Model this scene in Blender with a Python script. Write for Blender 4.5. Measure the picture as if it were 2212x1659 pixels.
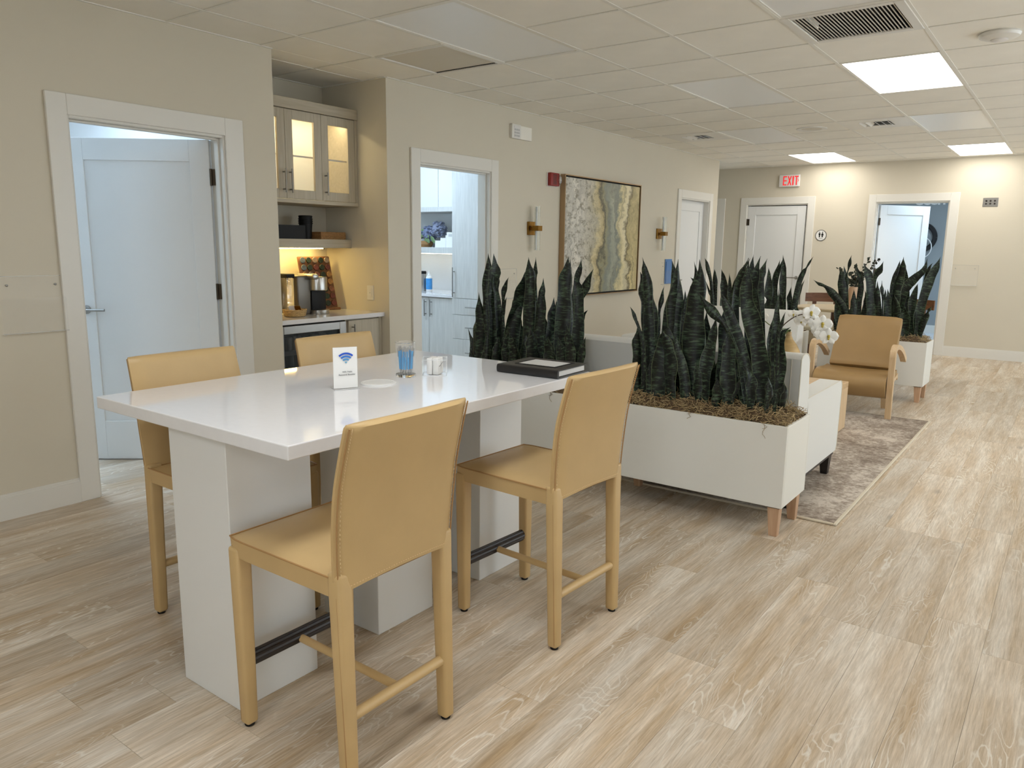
import bpy, bmesh, math, random
from mathutils import Vector, Matrix
random.seed(7)
PI = math.pi
R = math.radians
scene = bpy.context.scene
for o in list(bpy.data.objects):
    bpy.data.objects.remove(o)
C = scene.collection

# ------------------------------------------------------------------ camera
CAM = Vector((4.26904, -2.48716, 1.41312))
CR = Vector((0.8032738, 0.5954854, 0.0121774))
CU = Vector((-0.1166235, 0.1372028, 0.9836536))
CF = Vector((-0.5840806, 0.7915633, -0.1796590))
FPX = 1645.12
cam_d = bpy.data.cameras.new('camera')
cam_d.sensor_width = 36.0
cam_d.lens = FPX / 2212 * 36.0
cam_d.clip_start = 0.05
cam_o = bpy.data.objects.new('camera', cam_d)
C.objects.link(cam_o)
M = Matrix((CR, CU, -CF)).transposed().to_4x4()
M.translation = CAM
cam_o.matrix_world = M
scene.camera = cam_o

# ------------------------------------------------------------------ world and exposure
w = bpy.data.worlds.new('world')
scene.world = w
w.use_nodes = True
w.node_tree.nodes['Background'].inputs[0].default_value = (0.78, 0.90, 1.0, 1)
w.node_tree.nodes['Background'].inputs[1].default_value = 3.0
scene.view_settings.view_transform = 'Standard'
scene.view_settings.look = 'None'
scene.view_settings.gamma = 1.0
scene.view_settings.use_curve_mapping = False
scene.view_settings.exposure = 0.38
LIT = 6.2          # radiance of a lit ceiling panel in the lounge
LIT_COL = (1.0, 0.965, 0.90)
COOL = 19.0         # radiance of the unseen panels added to light the side rooms
COOL_COL = (0.60, 0.79, 1.0)
H = 2.61           # ceiling
D = 9.3            # far wall


def px_at(px, py, axis, val):
    d = CF + CR * ((px - 1106) / FPX) - CU * ((py - 829.5) / FPX)
    t = (val - CAM[axis]) / d[axis]
    return CAM + d * t


def project(p):
    d = Vector(p) - CAM
    z = d.dot(CF)
    if z < 0.05:
        return None
    return (1106 + FPX * d.dot(CR) / z, 829.5 - FPX * d.dot(CU) / z, z)


# ------------------------------------------------------------------ materials
def lin(c):
    return tuple(((x / 255) / 12.92 if x / 255 <= 0.04045 else ((x / 255 + 0.055) / 1.055) ** 2.4) for x in c)


MATS = {}


def nodes_of(name):
    m = bpy.data.materials.new(name)
    m.use_nodes = True
    nt = m.node_tree
    b = nt.nodes['Principled BSDF']
    MATS[name] = m
    return m, nt, b


def N(nt, kind, **kw):
    n = nt.nodes.new(kind)
    for k, v in kw.items():
        if k in n.inputs:
            n.inputs[k].default_value = v
        else:
            setattr(n, k, v)
    return n


def L(nt, a, b):
    nt.links.new(a, b)


def mat(name, rgb, rough=0.5, metal=0.0, var=0.0, scale=8.0, bump=0.0, bscale=120.0, spec=0.5, coat=0.0, stretch=None):
    """plain surface with a little tonal variation and fine relief"""
    m, nt, b = nodes_of(name)
    c = lin(rgb)
    b.inputs['Base Color'].default_value = (*c, 1)
    b.inputs['Roughness'].default_value = rough
    b.inputs['Metallic'].default_value = metal
    b.inputs['Specular IOR Level'].default_value = spec
    if coat:
        b.inputs['Coat Weight'].default_value = coat
        b.inputs['Coat Roughness'].default_value = 0.1
    tc = N(nt, 'ShaderNodeTexCoord')
    mp = N(nt, 'ShaderNodeMapping')
    L(nt, tc.outputs['Object'], mp.inputs[0])
    if stretch:
        mp.inputs['Scale'].default_value = stretch
    if var:
        n = N(nt, 'ShaderNodeTexNoise', Scale=scale, Detail=4.0)
        L(nt, mp.outputs[0], n.inputs['Vector'])
        r = N(nt, 'ShaderNodeValToRGB')
        r.color_ramp.elements[0].position = 0.3
        r.color_ramp.elements[1].position = 0.7
        r.color_ramp.elements[0].color = (*[x * (1 - var) for x in c], 1)
        r.color_ramp.elements[1].color = (*[min(1, x * (1 + var)) for x in c], 1)
        L(nt, n.outputs['Fac'], r.inputs[0])
        L(nt, r.outputs[0], b.inputs['Base Color'])
    if bump:
        n2 = N(nt, 'ShaderNodeTexNoise', Scale=bscale, Detail=3.0)
        L(nt, mp.outputs[0], n2.inputs['Vector'])
        bp = N(nt, 'ShaderNodeBump', Strength=bump, Distance=0.002)
        L(nt, n2.outputs['Fac'], bp.inputs['Height'])
        L(nt, bp.outputs[0], b.inputs['Normal'])
    return m


def emit(name, rgb, strength, base=(0.9, 0.9, 0.9)):
    m, nt, b = nodes_of(name)
    b.inputs['Base Color'].default_value = (*base, 1)
    b.inputs['Emission Color'].default_value = (*rgb, 1)
    b.inputs['Emission Strength'].default_value = strength
    return m


def glass(name, rgb=(1, 1, 1), rough=0.0, ior=1.45, alpha=1.0):
    m, nt, b = nodes_of(name)
    b.inputs['Base Color'].default_value = (*rgb, 1)
    b.inputs['Transmission Weight'].default_value = 1.0
    b.inputs['Roughness'].default_value = rough
    b.inputs['IOR'].default_value = ior
    return m


def clear_sheet(name, tint=0.12, rgb=(0.9, 0.9, 0.88)):
    """thin acrylic: mostly see-through with a gloss"""
    m, nt, b = nodes_of(name)
    b.inputs['Base Color'].default_value = (*rgb, 1)
    b.inputs['Roughness'].default_value = 0.05
    b.inputs['Alpha'].default_value = tint
    b.inputs['Specular IOR Level'].default_value = 0.6
    return m


def wood(name, rgb, rgb2, rough=0.5, axis=2, scale=3.0):
    """straight-grained wood: noise stretched along one axis"""
    m, nt, b = nodes_of(name)
    tc = N(nt, 'ShaderNodeTexCoord')
    mp = N(nt, 'ShaderNodeMapping')
    s = [18.0, 18.0, 18.0]
    s[axis] = 1.2
    mp.inputs['Scale'].default_value = s
    L(nt, tc.outputs['Object'], mp.inputs[0])
    oi = N(nt, 'ShaderNodeObjectInfo')
    va = N(nt, 'ShaderNodeVectorMath', operation='ADD')
    L(nt, mp.outputs[0], va.inputs[0])
    sc = N(nt, 'ShaderNodeVectorMath', operation='SCALE')
    sc.inputs[0].default_value = (7, 7, 7)
    L(nt, oi.outputs['Random'], sc.inputs['Scale'])
    L(nt, sc.outputs[0], va.inputs[1])
    n = N(nt, 'ShaderNodeTexNoise', Scale=scale, Detail=6.0, Distortion=0.6)
    L(nt, va.outputs[0], n.inputs['Vector'])
    r = N(nt, 'ShaderNodeValToRGB')
    r.color_ramp.elements[0].position = 0.32
    r.color_ramp.elements[1].position = 0.68
    r.color_ramp.elements[0].color = (*lin(rgb2), 1)
    r.color_ramp.elements[1].color = (*lin(rgb), 1)
    L(nt, n.outputs['Fac'], r.inputs[0])
    L(nt, r.outputs[0], b.inputs['Base Color'])
    b.inputs['Roughness'].default_value = rough
    bp = N(nt, 'ShaderNodeBump', Strength=0.15, Distance=0.001)
    L(nt, n.outputs['Fac'], bp.inputs['Height'])
    L(nt, bp.outputs[0], b.inputs['Normal'])
    return m


def floor_material():
    """cerused oak vinyl plank: tan boards, pale wavy grain, each board its own tone"""
    m, nt, b = nodes_of('oak_plank')
    geo = N(nt, 'ShaderNodeNewGeometry')
    oi = N(nt, 'ShaderNodeObjectInfo')
    ad = N(nt, 'ShaderNodeMath', operation='ADD')
    L(nt, oi.outputs['Random'], ad.inputs[0])
    L(nt, geo.outputs['Random Per Island'], ad.inputs[1])
    wn = N(nt, 'ShaderNodeTexWhiteNoise', noise_dimensions='1D')
    L(nt, ad.outputs[0], wn.inputs['W'])
    off = N(nt, 'ShaderNodeVectorMath', operation='SCALE')
    off.inputs['Scale'].default_value = 23.0
    L(nt, wn.outputs['Color'], off.inputs[0])
    pos = N(nt, 'ShaderNodeVectorMath', operation='ADD')
    L(nt, geo.outputs['Position'], pos.inputs[0])
    L(nt, off.outputs[0], pos.inputs[1])

    def mapped(sx, sy):
        mp = N(nt, 'ShaderNodeMapping')
        mp.inputs['Scale'].default_value = (sx, sy, 1)
        L(nt, pos.outputs[0], mp.inputs[0])
        return mp.outputs[0]
    # broad cloudy whitewash
    n1 = N(nt, 'ShaderNodeTexNoise', Scale=1.0, Detail=5.0, Roughness=0.6)
    L(nt, mapped(12, 1.1), n1.inputs['Vector'])
    # fine straight fibres
    n2 = N(nt, 'ShaderNodeTexNoise', Scale=1.0, Detail=6.0, Roughness=0.7)
    L(nt, mapped(150, 7), n2.inputs['Vector'])
    # cathedral grain: contour lines of a stretched noise field
    n3 = N(nt, 'ShaderNodeTexNoise', Scale=1.0, Detail=2.0, Roughness=0.5, Distortion=0.4)
    L(nt, mapped(8, 1.5), n3.inputs['Vector'])
    mul = N(nt, 'ShaderNodeMath', operation='MULTIPLY')
    mul.inputs[1].default_value = 46.0
    L(nt, n3.outputs['Fac'], mul.inputs[0])
    n5 = N(nt, 'ShaderNodeTexNoise', Scale=1.0, Detail=3.0)
    L(nt, mapped(60, 14), n5.inputs['Vector'])
    m5 = N(nt, 'ShaderNodeMath', operation='MULTIPLY')
    m5.inputs[1].default_value = 1.6
    L(nt, n5.outputs['Fac'], m5.inputs[0])
    a5 = N(nt, 'ShaderNodeMath', operation='ADD')
    L(nt, mul.outputs[0], a5.inputs[0])
    L(nt, m5.outputs[0], a5.inputs[1])
    fr = N(nt, 'ShaderNodeMath', operation='PINGPONG')
    fr.inputs[1].default_value = 1.0
    L(nt, a5.outputs[0], fr.inputs[0])
    line = N(nt, 'ShaderNodeValToRGB')
    line.color_ramp.elements[0].position = 0.72
    line.color_ramp.elements[1].position = 0.98
    line.color_ramp.elements[0].color = (0, 0, 0, 1)
    line.color_ramp.elements[1].color = (1, 1, 1, 1)
    L(nt, fr.outputs[0], line.inputs[0])
    # grain lines show only in patches
    n4 = N(nt, 'ShaderNodeTexNoise', Scale=1.0, Detail=3.0)
    L(nt, mapped(7, 1.8), n4.inputs['Vector'])
    pat = N(nt, 'ShaderNodeValToRGB')
    pat.color_ramp.elements[0].position = 0.44
    pat.color_ramp.elements[1].position = 0.62
    L(nt, n4.outputs['Fac'], pat.inputs[0])
    lm = N(nt, 'ShaderNodeMath', operation='MULTIPLY')
    L(nt, line.outputs[0], lm.inputs[0])
    L(nt, pat.outputs[0], lm.inputs[1])

    def rgb(c):
        n = N(nt, 'ShaderNodeRGB')
        n.outputs[0].default_value = (*lin(c), 1)
        return n.outputs[0]

    def mix(f, a, b_, blend='MIX'):
        n = N(nt, 'ShaderNodeMix', data_type='RGBA', blend_type=blend)
        if isinstance(f, float):
            n.inputs[0].default_value = f
        else:
            L(nt, f, n.inputs[0])
        L(nt, a, n.inputs[6])
        L(nt, b_, n.inputs[7])
        return n.outputs[2]
    ramp = N(nt, 'ShaderNodeValToRGB')
    ramp.color_ramp.elements[0].position = 0.30
    ramp.color_ramp.elements[1].position = 0.70
    L(nt, n1.outputs['Fac'], ramp.inputs[0])
    base = mix(ramp.outputs[0], rgb((186, 161, 128)), rgb((224, 214, 200)))
    r2 = N(nt, 'ShaderNodeValToRGB')
    r2.color_ramp.elements[0].position = 0.36
    r2.color_ramp.elements[1].position = 0.66
    r2.color_ramp.elements[0].color = (0.74, 0.71, 0.66, 1)
    r2.color_ramp.elements[1].color = (1.12, 1.12, 1.12, 1)
    L(nt, n2.outputs['Fac'], r2.inputs[0])
    base = mix(1.0, base, r2.outputs[0], 'MULTIPLY')
    lf = N(nt, 'ShaderNodeMath', operation='MULTIPLY')
    lf.inputs[1].default_value = 0.8
    L(nt, lm.outputs[0], lf.inputs[0])
    base = mix(lf.outputs[0], base, rgb((228, 222, 210)))
    # dark knots
    vo = N(nt, 'ShaderNodeTexVoronoi', Scale=1.0)
    L(nt, mapped(4.2, 1.6), vo.inputs['Vector'])
    kn = N(nt, 'ShaderNodeValToRGB')
    kn.color_ramp.elements[0].position = 0.03
    kn.color_ramp.elements[1].position = 0.11
    kn.color_ramp.elements[0].color = (0.45, 0.45, 0.45, 1)
    kn.color_ramp.elements[1].color = (0, 0, 0, 1)
    L(nt, vo.outputs['Distance'], kn.inputs[0])
    base = mix(kn.outputs[0], base, rgb((112, 96, 80)))
    # board tone
    tone = N(nt, 'ShaderNodeMapRange')
    tone.inputs['To Min'].default_value = 0.86
    tone.inputs['To Max'].default_value = 1.08
    L(nt, wn.outputs['Value'], tone.inputs['Value'])
    tv = N(nt, 'ShaderNodeVectorMath', operation='SCALE')
    L(nt, base, tv.inputs[0])
    L(nt, tone.outputs[0], tv.inputs['Scale'])
    L(nt, tv.outputs[0], b.inputs['Base Color'])
    b.inputs['Roughness'].default_value = 0.42
    b.inputs['Specular IOR Level'].default_value = 0.4
    bp = N(nt, 'ShaderNodeBump', Strength=0.12, Distance=0.001)
    L(nt, n2.outputs['Fac'], bp.inputs['Height'])
    L(nt, bp.outputs[0], b.inputs['Normal'])
    return m


def leaf_material():
    """dark snake-plant leaf: wavy cross bands along v, pale thin margin at u = 0 and 1"""
    m, nt, b = nodes_of('snake_leaf')
    uv = N(nt, 'ShaderNodeUVMap')
    sp = N(nt, 'ShaderNodeSeparateXYZ')
    L(nt, uv.outputs[0], sp.inputs[0])
    oi = N(nt, 'ShaderNodeObjectInfo')
    mp = N(nt, 'ShaderNodeMapping')
    mp.inputs['Scale'].default_value = (1.9, 95, 1)
    L(nt, uv.outputs[0], mp.inputs[0])
    sh = N(nt, 'ShaderNodeVectorMath', operation='ADD')
    L(nt, mp.outputs[0], sh.inputs[0])
    sc = N(nt, 'ShaderNodeVectorMath', operation='SCALE')
    sc.inputs[0].default_value = (31, 17, 5)
    L(nt, oi.outputs['Random'], sc.inputs['Scale'])
    L(nt, sc.outputs[0], sh.inputs[1])
    n = N(nt, 'ShaderNodeTexNoise', Scale=1.0, Detail=5.0, Roughness=0.62, Distortion=0.5)
    L(nt, sh.outputs[0], n.inputs['Vector'])
    mp3 = N(nt, 'ShaderNodeMapping')
    mp3.inputs['Scale'].default_value = (1.5, 9, 1)
    L(nt, uv.outputs[0], mp3.inputs[0])
    n2 = N(nt, 'ShaderNodeTexNoise', Scale=1.0, Detail=2.0)
    L(nt, mp3.outputs[0], n2.inputs['Vector'])
    a2 = N(nt, 'ShaderNodeMath', operation='MULTIPLY_ADD')
    a2.inputs[1].default_value = 0.35
    L(nt, n2.outputs['Fac'], a2.inputs[0])
    L(nt, n.outputs['Fac'], a2.inputs[2])
    r = N(nt, 'ShaderNodeValToRGB')
    cr = r.color_ramp
    cr.elements[0].position = 0.64
    cr.elements[0].color = (*lin((12, 15, 11)), 1)
    cr.elements[1].position = 0.84
    cr.elements[1].color = (*lin((76, 93, 72)), 1)
    e = cr.elements.new(0.71)
    e.color = (*lin((34, 45, 32)), 1)
    L(nt, a2.outputs[0], r.inputs[0])
    # pale margin
    ab = N(nt, 'ShaderNodeMath', operation='SUBTRACT')
    ab.inputs[1].default_value = 0.5
    L(nt, sp.outputs[0], ab.inputs[0])
    aa = N(nt, 'ShaderNodeMath', operation='ABSOLUTE')
    L(nt, ab.outputs[0], aa.inputs[0])
    g = N(nt, 'ShaderNodeMath', operation='GREATER_THAN')
    g.inputs[1].default_value = 0.475
    L(nt, aa.outputs[0], g.inputs[0])
    mx = N(nt, 'ShaderNodeMix', data_type='RGBA')
    L(nt, g.outputs[0], mx.inputs[0])
    L(nt, r.outputs[0], mx.inputs[6])
    mx.inputs[7].default_value = (*lin((88, 98, 72)), 1)
    L(nt, mx.outputs[2], b.inputs['Base Color'])
    b.inputs['Roughness'].default_value = 0.42
    b.inputs['Specular IOR Level'].default_value = 0.35
    return m


def painting_material():
    """poured abstract: pale speckled field at one side, vertical olive, slate and cream flows"""
    m, nt, b = nodes_of('poured_paint')
    uv = N(nt, 'ShaderNodeUVMap')
    sp = N(nt, 'ShaderNodeSeparateXYZ')

    nz = N(nt, 'ShaderNodeTexNoise', Scale=2.6, Detail=9.0, Roughness=0.66)
    L(nt, uv.outputs[0], nz.inputs['Vector'])
    mp = N(nt, 'ShaderNodeMapping')
    mp.inputs['Scale'].default_value = (1, 0.32, 1)
    mp.inputs['Rotation'].default_value = (0, 0, 0.0)
    L(nt, uv.outputs[0], mp.inputs[0])
    warp = N(nt, 'ShaderNodeMix', data_type='RGBA', blend_type='LINEAR_LIGHT')
    warp.inputs[0].default_value = 0.24
    L(nt, mp.outputs[0], warp.inputs[6])
    L(nt, nz.outputs['Color'], warp.inputs[7])
    L(nt, warp.outputs[2], sp.inputs[0])
    r = N(nt, 'ShaderNodeValToRGB')
    cr = r.color_ramp
    cols = [(0.0, (214, 210, 200)), (0.20, (222, 216, 204)), (0.34, (186, 178, 156)), (0.38, (212, 198, 156)), (0.43, (186, 168, 124)),
            (0.465, (84, 82, 68)), (0.50, (150, 144, 112)), (0.55, (128, 134, 124)), (0.62, (170, 170, 152)), (0.68, (132, 138, 128)),
            (0.72, (218, 204, 156)), (0.80, (228, 216, 180)), (0.835, (120, 104, 68)), (0.86, (214, 196, 142)), (1.0, (200, 182, 130))]
    while len(cr.elements) < len(cols):
        cr.elements.new(0.5)
    for e, (p_, c) in zip(cr.elements, cols):
        e.position = p_
        e.color = (*lin(c), 1)
    L(nt, sp.outputs[0], r.inputs[0])
    # veins
    mp2 = N(nt, 'ShaderNodeMapping')
    mp2.inputs['Scale'].default_value = (7, 1.6, 1)
    L(nt, warp.outputs[2], mp2.inputs[0])
    v = N(nt, 'ShaderNodeTexNoise', Scale=1.5, Detail=7.0, Roughness=0.65, Distortion=1.2)
    L(nt, mp2.outputs[0], v.inputs['Vector'])
    vr = N(nt, 'ShaderNodeValToRGB')
    vr.color_ramp.elements[0].position = 0.34
    vr.color_ramp.elements[0].color = (0.35, 0.35, 0.33, 1)
    vr.color_ramp.elements[1].position = 0.56
    vr.color_ramp.elements[1].color = (1.06, 1.06, 1.04, 1)
    L(nt, v.outputs['Fac'], vr.inputs[0])
    mx = N(nt, 'ShaderNodeMix', data_type='RGBA', blend_type='MULTIPLY')
    mx.inputs[0].default_value = 0.75
    L(nt, r.outputs[0], mx.inputs[6])
    L(nt, vr.outputs[0], mx.inputs[7])
    # speckles on the pale side
    sk = N(nt, 'ShaderNodeTexNoise', Scale=17.0, Detail=8.0, Roughness=0.75)
    L(nt, uv.outputs[0], sk.inputs['Vector'])
    sr = N(nt, 'ShaderNodeValToRGB')
    sr.color_ramp.elements[0].position = 0.50
    sr.color_ramp.elements[1].position = 0.60
    L(nt, sk.outputs['Fac'], sr.inputs[0])
    su = N(nt, 'ShaderNodeSeparateXYZ')
    L(nt, uv.outputs[0], su.inputs[0])
    fall = N(nt, 'ShaderNodeMapRange')
    fall.inputs['From Min'].default_value = 0.3
    fall.inputs['From Max'].default_value = 0.5
    fall.inputs['To Min'].default_value = 0.85
    fall.inputs['To Max'].default_value = 0.16
    L(nt, su.outputs[0], fall.inputs['Value'])
    sm = N(nt, 'ShaderNodeMath', operation='MULTIPLY')
    L(nt, sr.outputs[0], sm.inputs[0])
    L(nt, fall.outputs[0], sm.inputs[1])
    mx2 = N(nt, 'ShaderNodeMix', data_type='RGBA')
    L(nt, sm.outputs[0], mx2.inputs[0])
    L(nt, mx.outputs[2], mx2.inputs[6])
    mx2.inputs[7].default_value = (*lin((122, 112, 90)), 1)
    L(nt, mx2.outputs[2], b.inputs['Base Color'])
    b.inputs['Roughness'].default_value = 0.35
    return m


def rug_material():
    m, nt, b = nodes_of('worn_rug')
    tc = N(nt, 'ShaderNodeTexCoord')
    n1 = N(nt, 'ShaderNodeTexNoise', Scale=2.2, Detail=8.0, Roughness=0.72)
    L(nt, tc.outputs['Object'], n1.inputs['Vector'])
    n2 = N(nt, 'ShaderNodeTexNoise', Scale=38.0, Detail=5.0, Roughness=0.75)
    L(nt, tc.outputs['Object'], n2.inputs['Vector'])
    a = N(nt, 'ShaderNodeMath', operation='MULTIPLY_ADD')
    a.inputs[1].default_value = 0.75
    L(nt, n2.outputs['Fac'], a.inputs[0])
    L(nt, n1.outputs['Fac'], a.inputs[2])
    r = N(nt, 'ShaderNodeValToRGB')
    cr = r.color_ramp
    cr.elements[0].position = 0.72
    cr.elements[0].color = (*lin((128, 114, 102)), 1)
    cr.elements[1].position = 1.05
    cr.elements[1].color = (*lin((204, 192, 178)), 1)
    e = cr.elements.new(0.88)
    e.color = (*lin((168, 154, 140)), 1)
    L(nt, a.outputs[0], r.inputs[0])
    L(nt, r.outputs[0], b.inputs['Base Color'])
    b.inputs['Roughness'].default_value = 0.95
    b.inputs['Specular IOR Level'].default_value = 0.1
    bp = N(nt, 'ShaderNodeBump', Strength=0.5, Distance=0.003)
    L(nt, n2.outputs['Fac'], bp.inputs['Height'])
    L(nt, bp.outputs[0], b.inputs['Normal'])
    return m


mat('wall_paint', (213, 204, 185), 0.75, var=0.012, scale=2.0, bump=0.06, bscale=260)
mat('room_white', (232, 233, 232), 0.7, bump=0.05, bscale=240)
mat('blue_paint', (148, 152, 152), 0.7, bump=0.05, bscale=240)
mat('trim_white', (226, 222, 213), 0.38, bump=0.02, bscale=300)
mat('door_white', (228, 228, 226), 0.36, bump=0.02, bscale=300)
mat('tile_white', (242, 237, 226), 0.9, var=0.03, scale=3.0, bump=0.35, bscale=420)
mat('grid_white', (232, 228, 218), 0.5)
mat('panel_off', (238, 237, 234), 0.32, bump=0.02)
mat('vent_white', (226, 222, 214), 0.4)
mat('vent_dark', (26, 25, 24), 0.8)
mat('vent_grey', (214, 206, 190), 0.6, bump=0.2, bscale=500)
mat('quartz_white', (230, 228, 228), 0.035, var=0.012, scale=40.0, spec=0.6)
mat('lacquer_white', (226, 225, 222), 0.34, bump=0.02)
mat('planter_white', (224, 221, 212), 0.45, bump=0.03)
mat('tan_leather', (197, 166, 116), 0.42, var=0.035, scale=9.0, bump=0.10, bscale=420)
mat('tan_piping', (168, 128, 80), 0.5)
mat('thread', (224, 196, 150), 0.7)
mat('lounge_leather', (164, 132, 86), 0.45, var=0.05, scale=5.0, bump=0.10, bscale=300)
mat('white_leather', (218, 217, 212), 0.42, bump=0.06, bscale=300)
mat('pale_piping', (206, 200, 184), 0.5)
mat('black_plastic', (14, 13, 13), 0.55, spec=0.3)
mat('black_leather', (28, 26, 26), 0.38, bump=0.2, bscale=380)
mat('espresso_metal', (36, 28, 26), 0.42)
mat('dark_wood', (34, 27, 24), 0.4)
mat('bronze', (78, 68, 56), 0.38, metal=0.8)
mat('steel', (176, 174, 170), 0.28, metal=1.0, stretch=(1, 1, 40), var=0.05, scale=20)
mat('satin_steel', (160, 158, 154), 0.36, metal=1.0)
mat('brass', (140, 104, 48), 0.28, metal=1.0)
mat('champagne', (168, 142, 110), 0.4, metal=0.7)
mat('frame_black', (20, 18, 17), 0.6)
mat('red_plastic', (140, 34, 30), 0.42)
mat('paper', (238, 236, 232), 0.7)
mat('card_grey', (196, 194, 190), 0.7)
mat('ink', (60, 58, 58), 0.8)
mat('ink_black', (18, 18, 18), 0.7)
mat('blue_pen', (28, 146, 204), 0.3)
mat('tower_shade_grey', (104, 98, 90), 0.35, metal=0.8)
mat('silver_tip', (190, 190, 190), 0.25, metal=0.9)
mat('blue_dark', (40, 86, 196), 0.6)
mat('blue_mid', (58, 120, 204), 0.6)
mat('blue_light', (84, 150, 204), 0.6)
mat('blue_pale', (120, 176, 206), 0.6)
mat('brochure_blue', (84, 128, 184), 0.5, var=0.1, scale=12)
mat('bottle_blue', (70, 150, 214), 0.35, var=0.1, scale=30)
mat('petal', (238, 236, 230), 0.5, bump=0.02)
mat('petal_core', (176, 156, 60), 0.5)
mat('stem_brown', (78, 60, 38), 0.6)
mat('stem_green', (92, 104, 52), 0.55)
mat('orchid_leaf', (70, 92, 44), 0.45)
mat('eucalyptus', (52, 58, 46), 0.6)
mat('hydrangea_a', (112, 120, 146), 0.6, var=0.2, scale=30)
mat('hydrangea_b', (136, 142, 164), 0.6, var=0.2, scale=30)
mat('leaf_green', (112, 138, 92), 0.55)
mat('peach_ceramic', (206, 170, 138), 0.5)
mat('gold_glaze', (170, 142, 94), 0.3, var=0.25, scale=6, stretch=(1, 1, 6))
mat('ivory_glaze', (228, 218, 204), 0.3)
mat('moss_brown', (146, 122, 86), 0.9)
mat('moss_tan', (178, 156, 114), 0.9)
mat('moss_dark', (92, 72, 50), 0.95, var=0.3, scale=40)
mat('wicker', (164, 122, 76), 0.7, var=0.25, scale=90, bump=0.4, bscale=160)
mat('pale_wicker', (186, 156, 106), 0.7, var=0.25, scale=90, bump=0.4, bscale=160)
mat('rug_binding', (206, 194, 172), 0.85)
mat('marble_floor', (222, 224, 226), 0.3, var=0.05, scale=3)
mat('sub_floor', (120, 104, 84), 0.8)
mat('exit_white', (226, 222, 218), 0.5)
mat('apron_tan', (176, 160, 132), 0.7)
mat('apron_top', (214, 206, 180), 0.6)
mat('frost', (236, 236, 236), 0.6)
emit('exit_red', (1.0, 0.03, 0.04), 0.45, (0.6, 0.01, 0.015))
emit('panel_lit', LIT_COL, LIT)
emit('panel_near', (0.90, 0.95, 1.0), 9.5)
emit('panel_cool', COOL_COL, COOL)
emit('panel_pantry', COOL_COL, COOL * 0.8)
emit('led_pantry', (1.0, 0.88, 0.62), 5.0)
emit('led_warm', (1.0, 0.72, 0.24), 34.0)
emit('led_cabinet', (1.0, 0.84, 0.50), 34.0)
glass('clear_glass')
glass('tube_glass', (0.96, 0.98, 0.97), ior=1.3)
clear_sheet('acrylic', 0.07)
clear_sheet('acrylic_edge', 0.35, (0.92, 0.92, 0.9))
clear_sheet('cabinet_glass', 0.10)
clear_sheet('window_pane', 0.06)
clear_sheet('cooler_glass', 0.72, (0.03, 0.035, 0.04))
clear_sheet('tumbler_glass', 0.13, (0.85, 0.88, 0.9))
wood('cabinet_oak', (190, 180, 160), (176, 165, 144), 0.5, axis=2)
wood('cabinet_oak_h', (190, 180, 160), (176, 165, 144), 0.5, axis=1)
wood('cabinet_pale', (212, 211, 206), (198, 197, 192), 0.5, axis=2)
wood('beech', (212, 184, 146), (196, 164, 124), 0.42, axis=2)
wood('beech_flat', (206, 176, 134), (184, 150, 108), 0.45, axis=0)
wood('leg_beech', (196, 160, 128), (180, 142, 110), 0.45, axis=2)
wood('walnut', (128, 84, 54), (98, 60, 36), 0.42, axis=0)
wood('walnut_v', (112, 72, 48), (84, 52, 34), 0.42, axis=2)
wood('bamboo', (122, 82, 54), (104, 66, 42), 0.45, axis=2)
wood('pale_oak', (220, 200, 164), (202, 180, 142), 0.45, axis=0)
floor_material()
leaf_material()
painting_material()
rug_material()
POD = []
for k, c in enumerate([(84, 96, 110), (34, 50, 36), (140, 124, 110), (104, 50, 44), (160, 116, 66), (92, 40, 42), (128, 80, 60)]):
    mat('pod_%d' % k, c, 0.5, var=0.45, scale=55)
    POD.append('pod_%d' % k)


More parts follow.
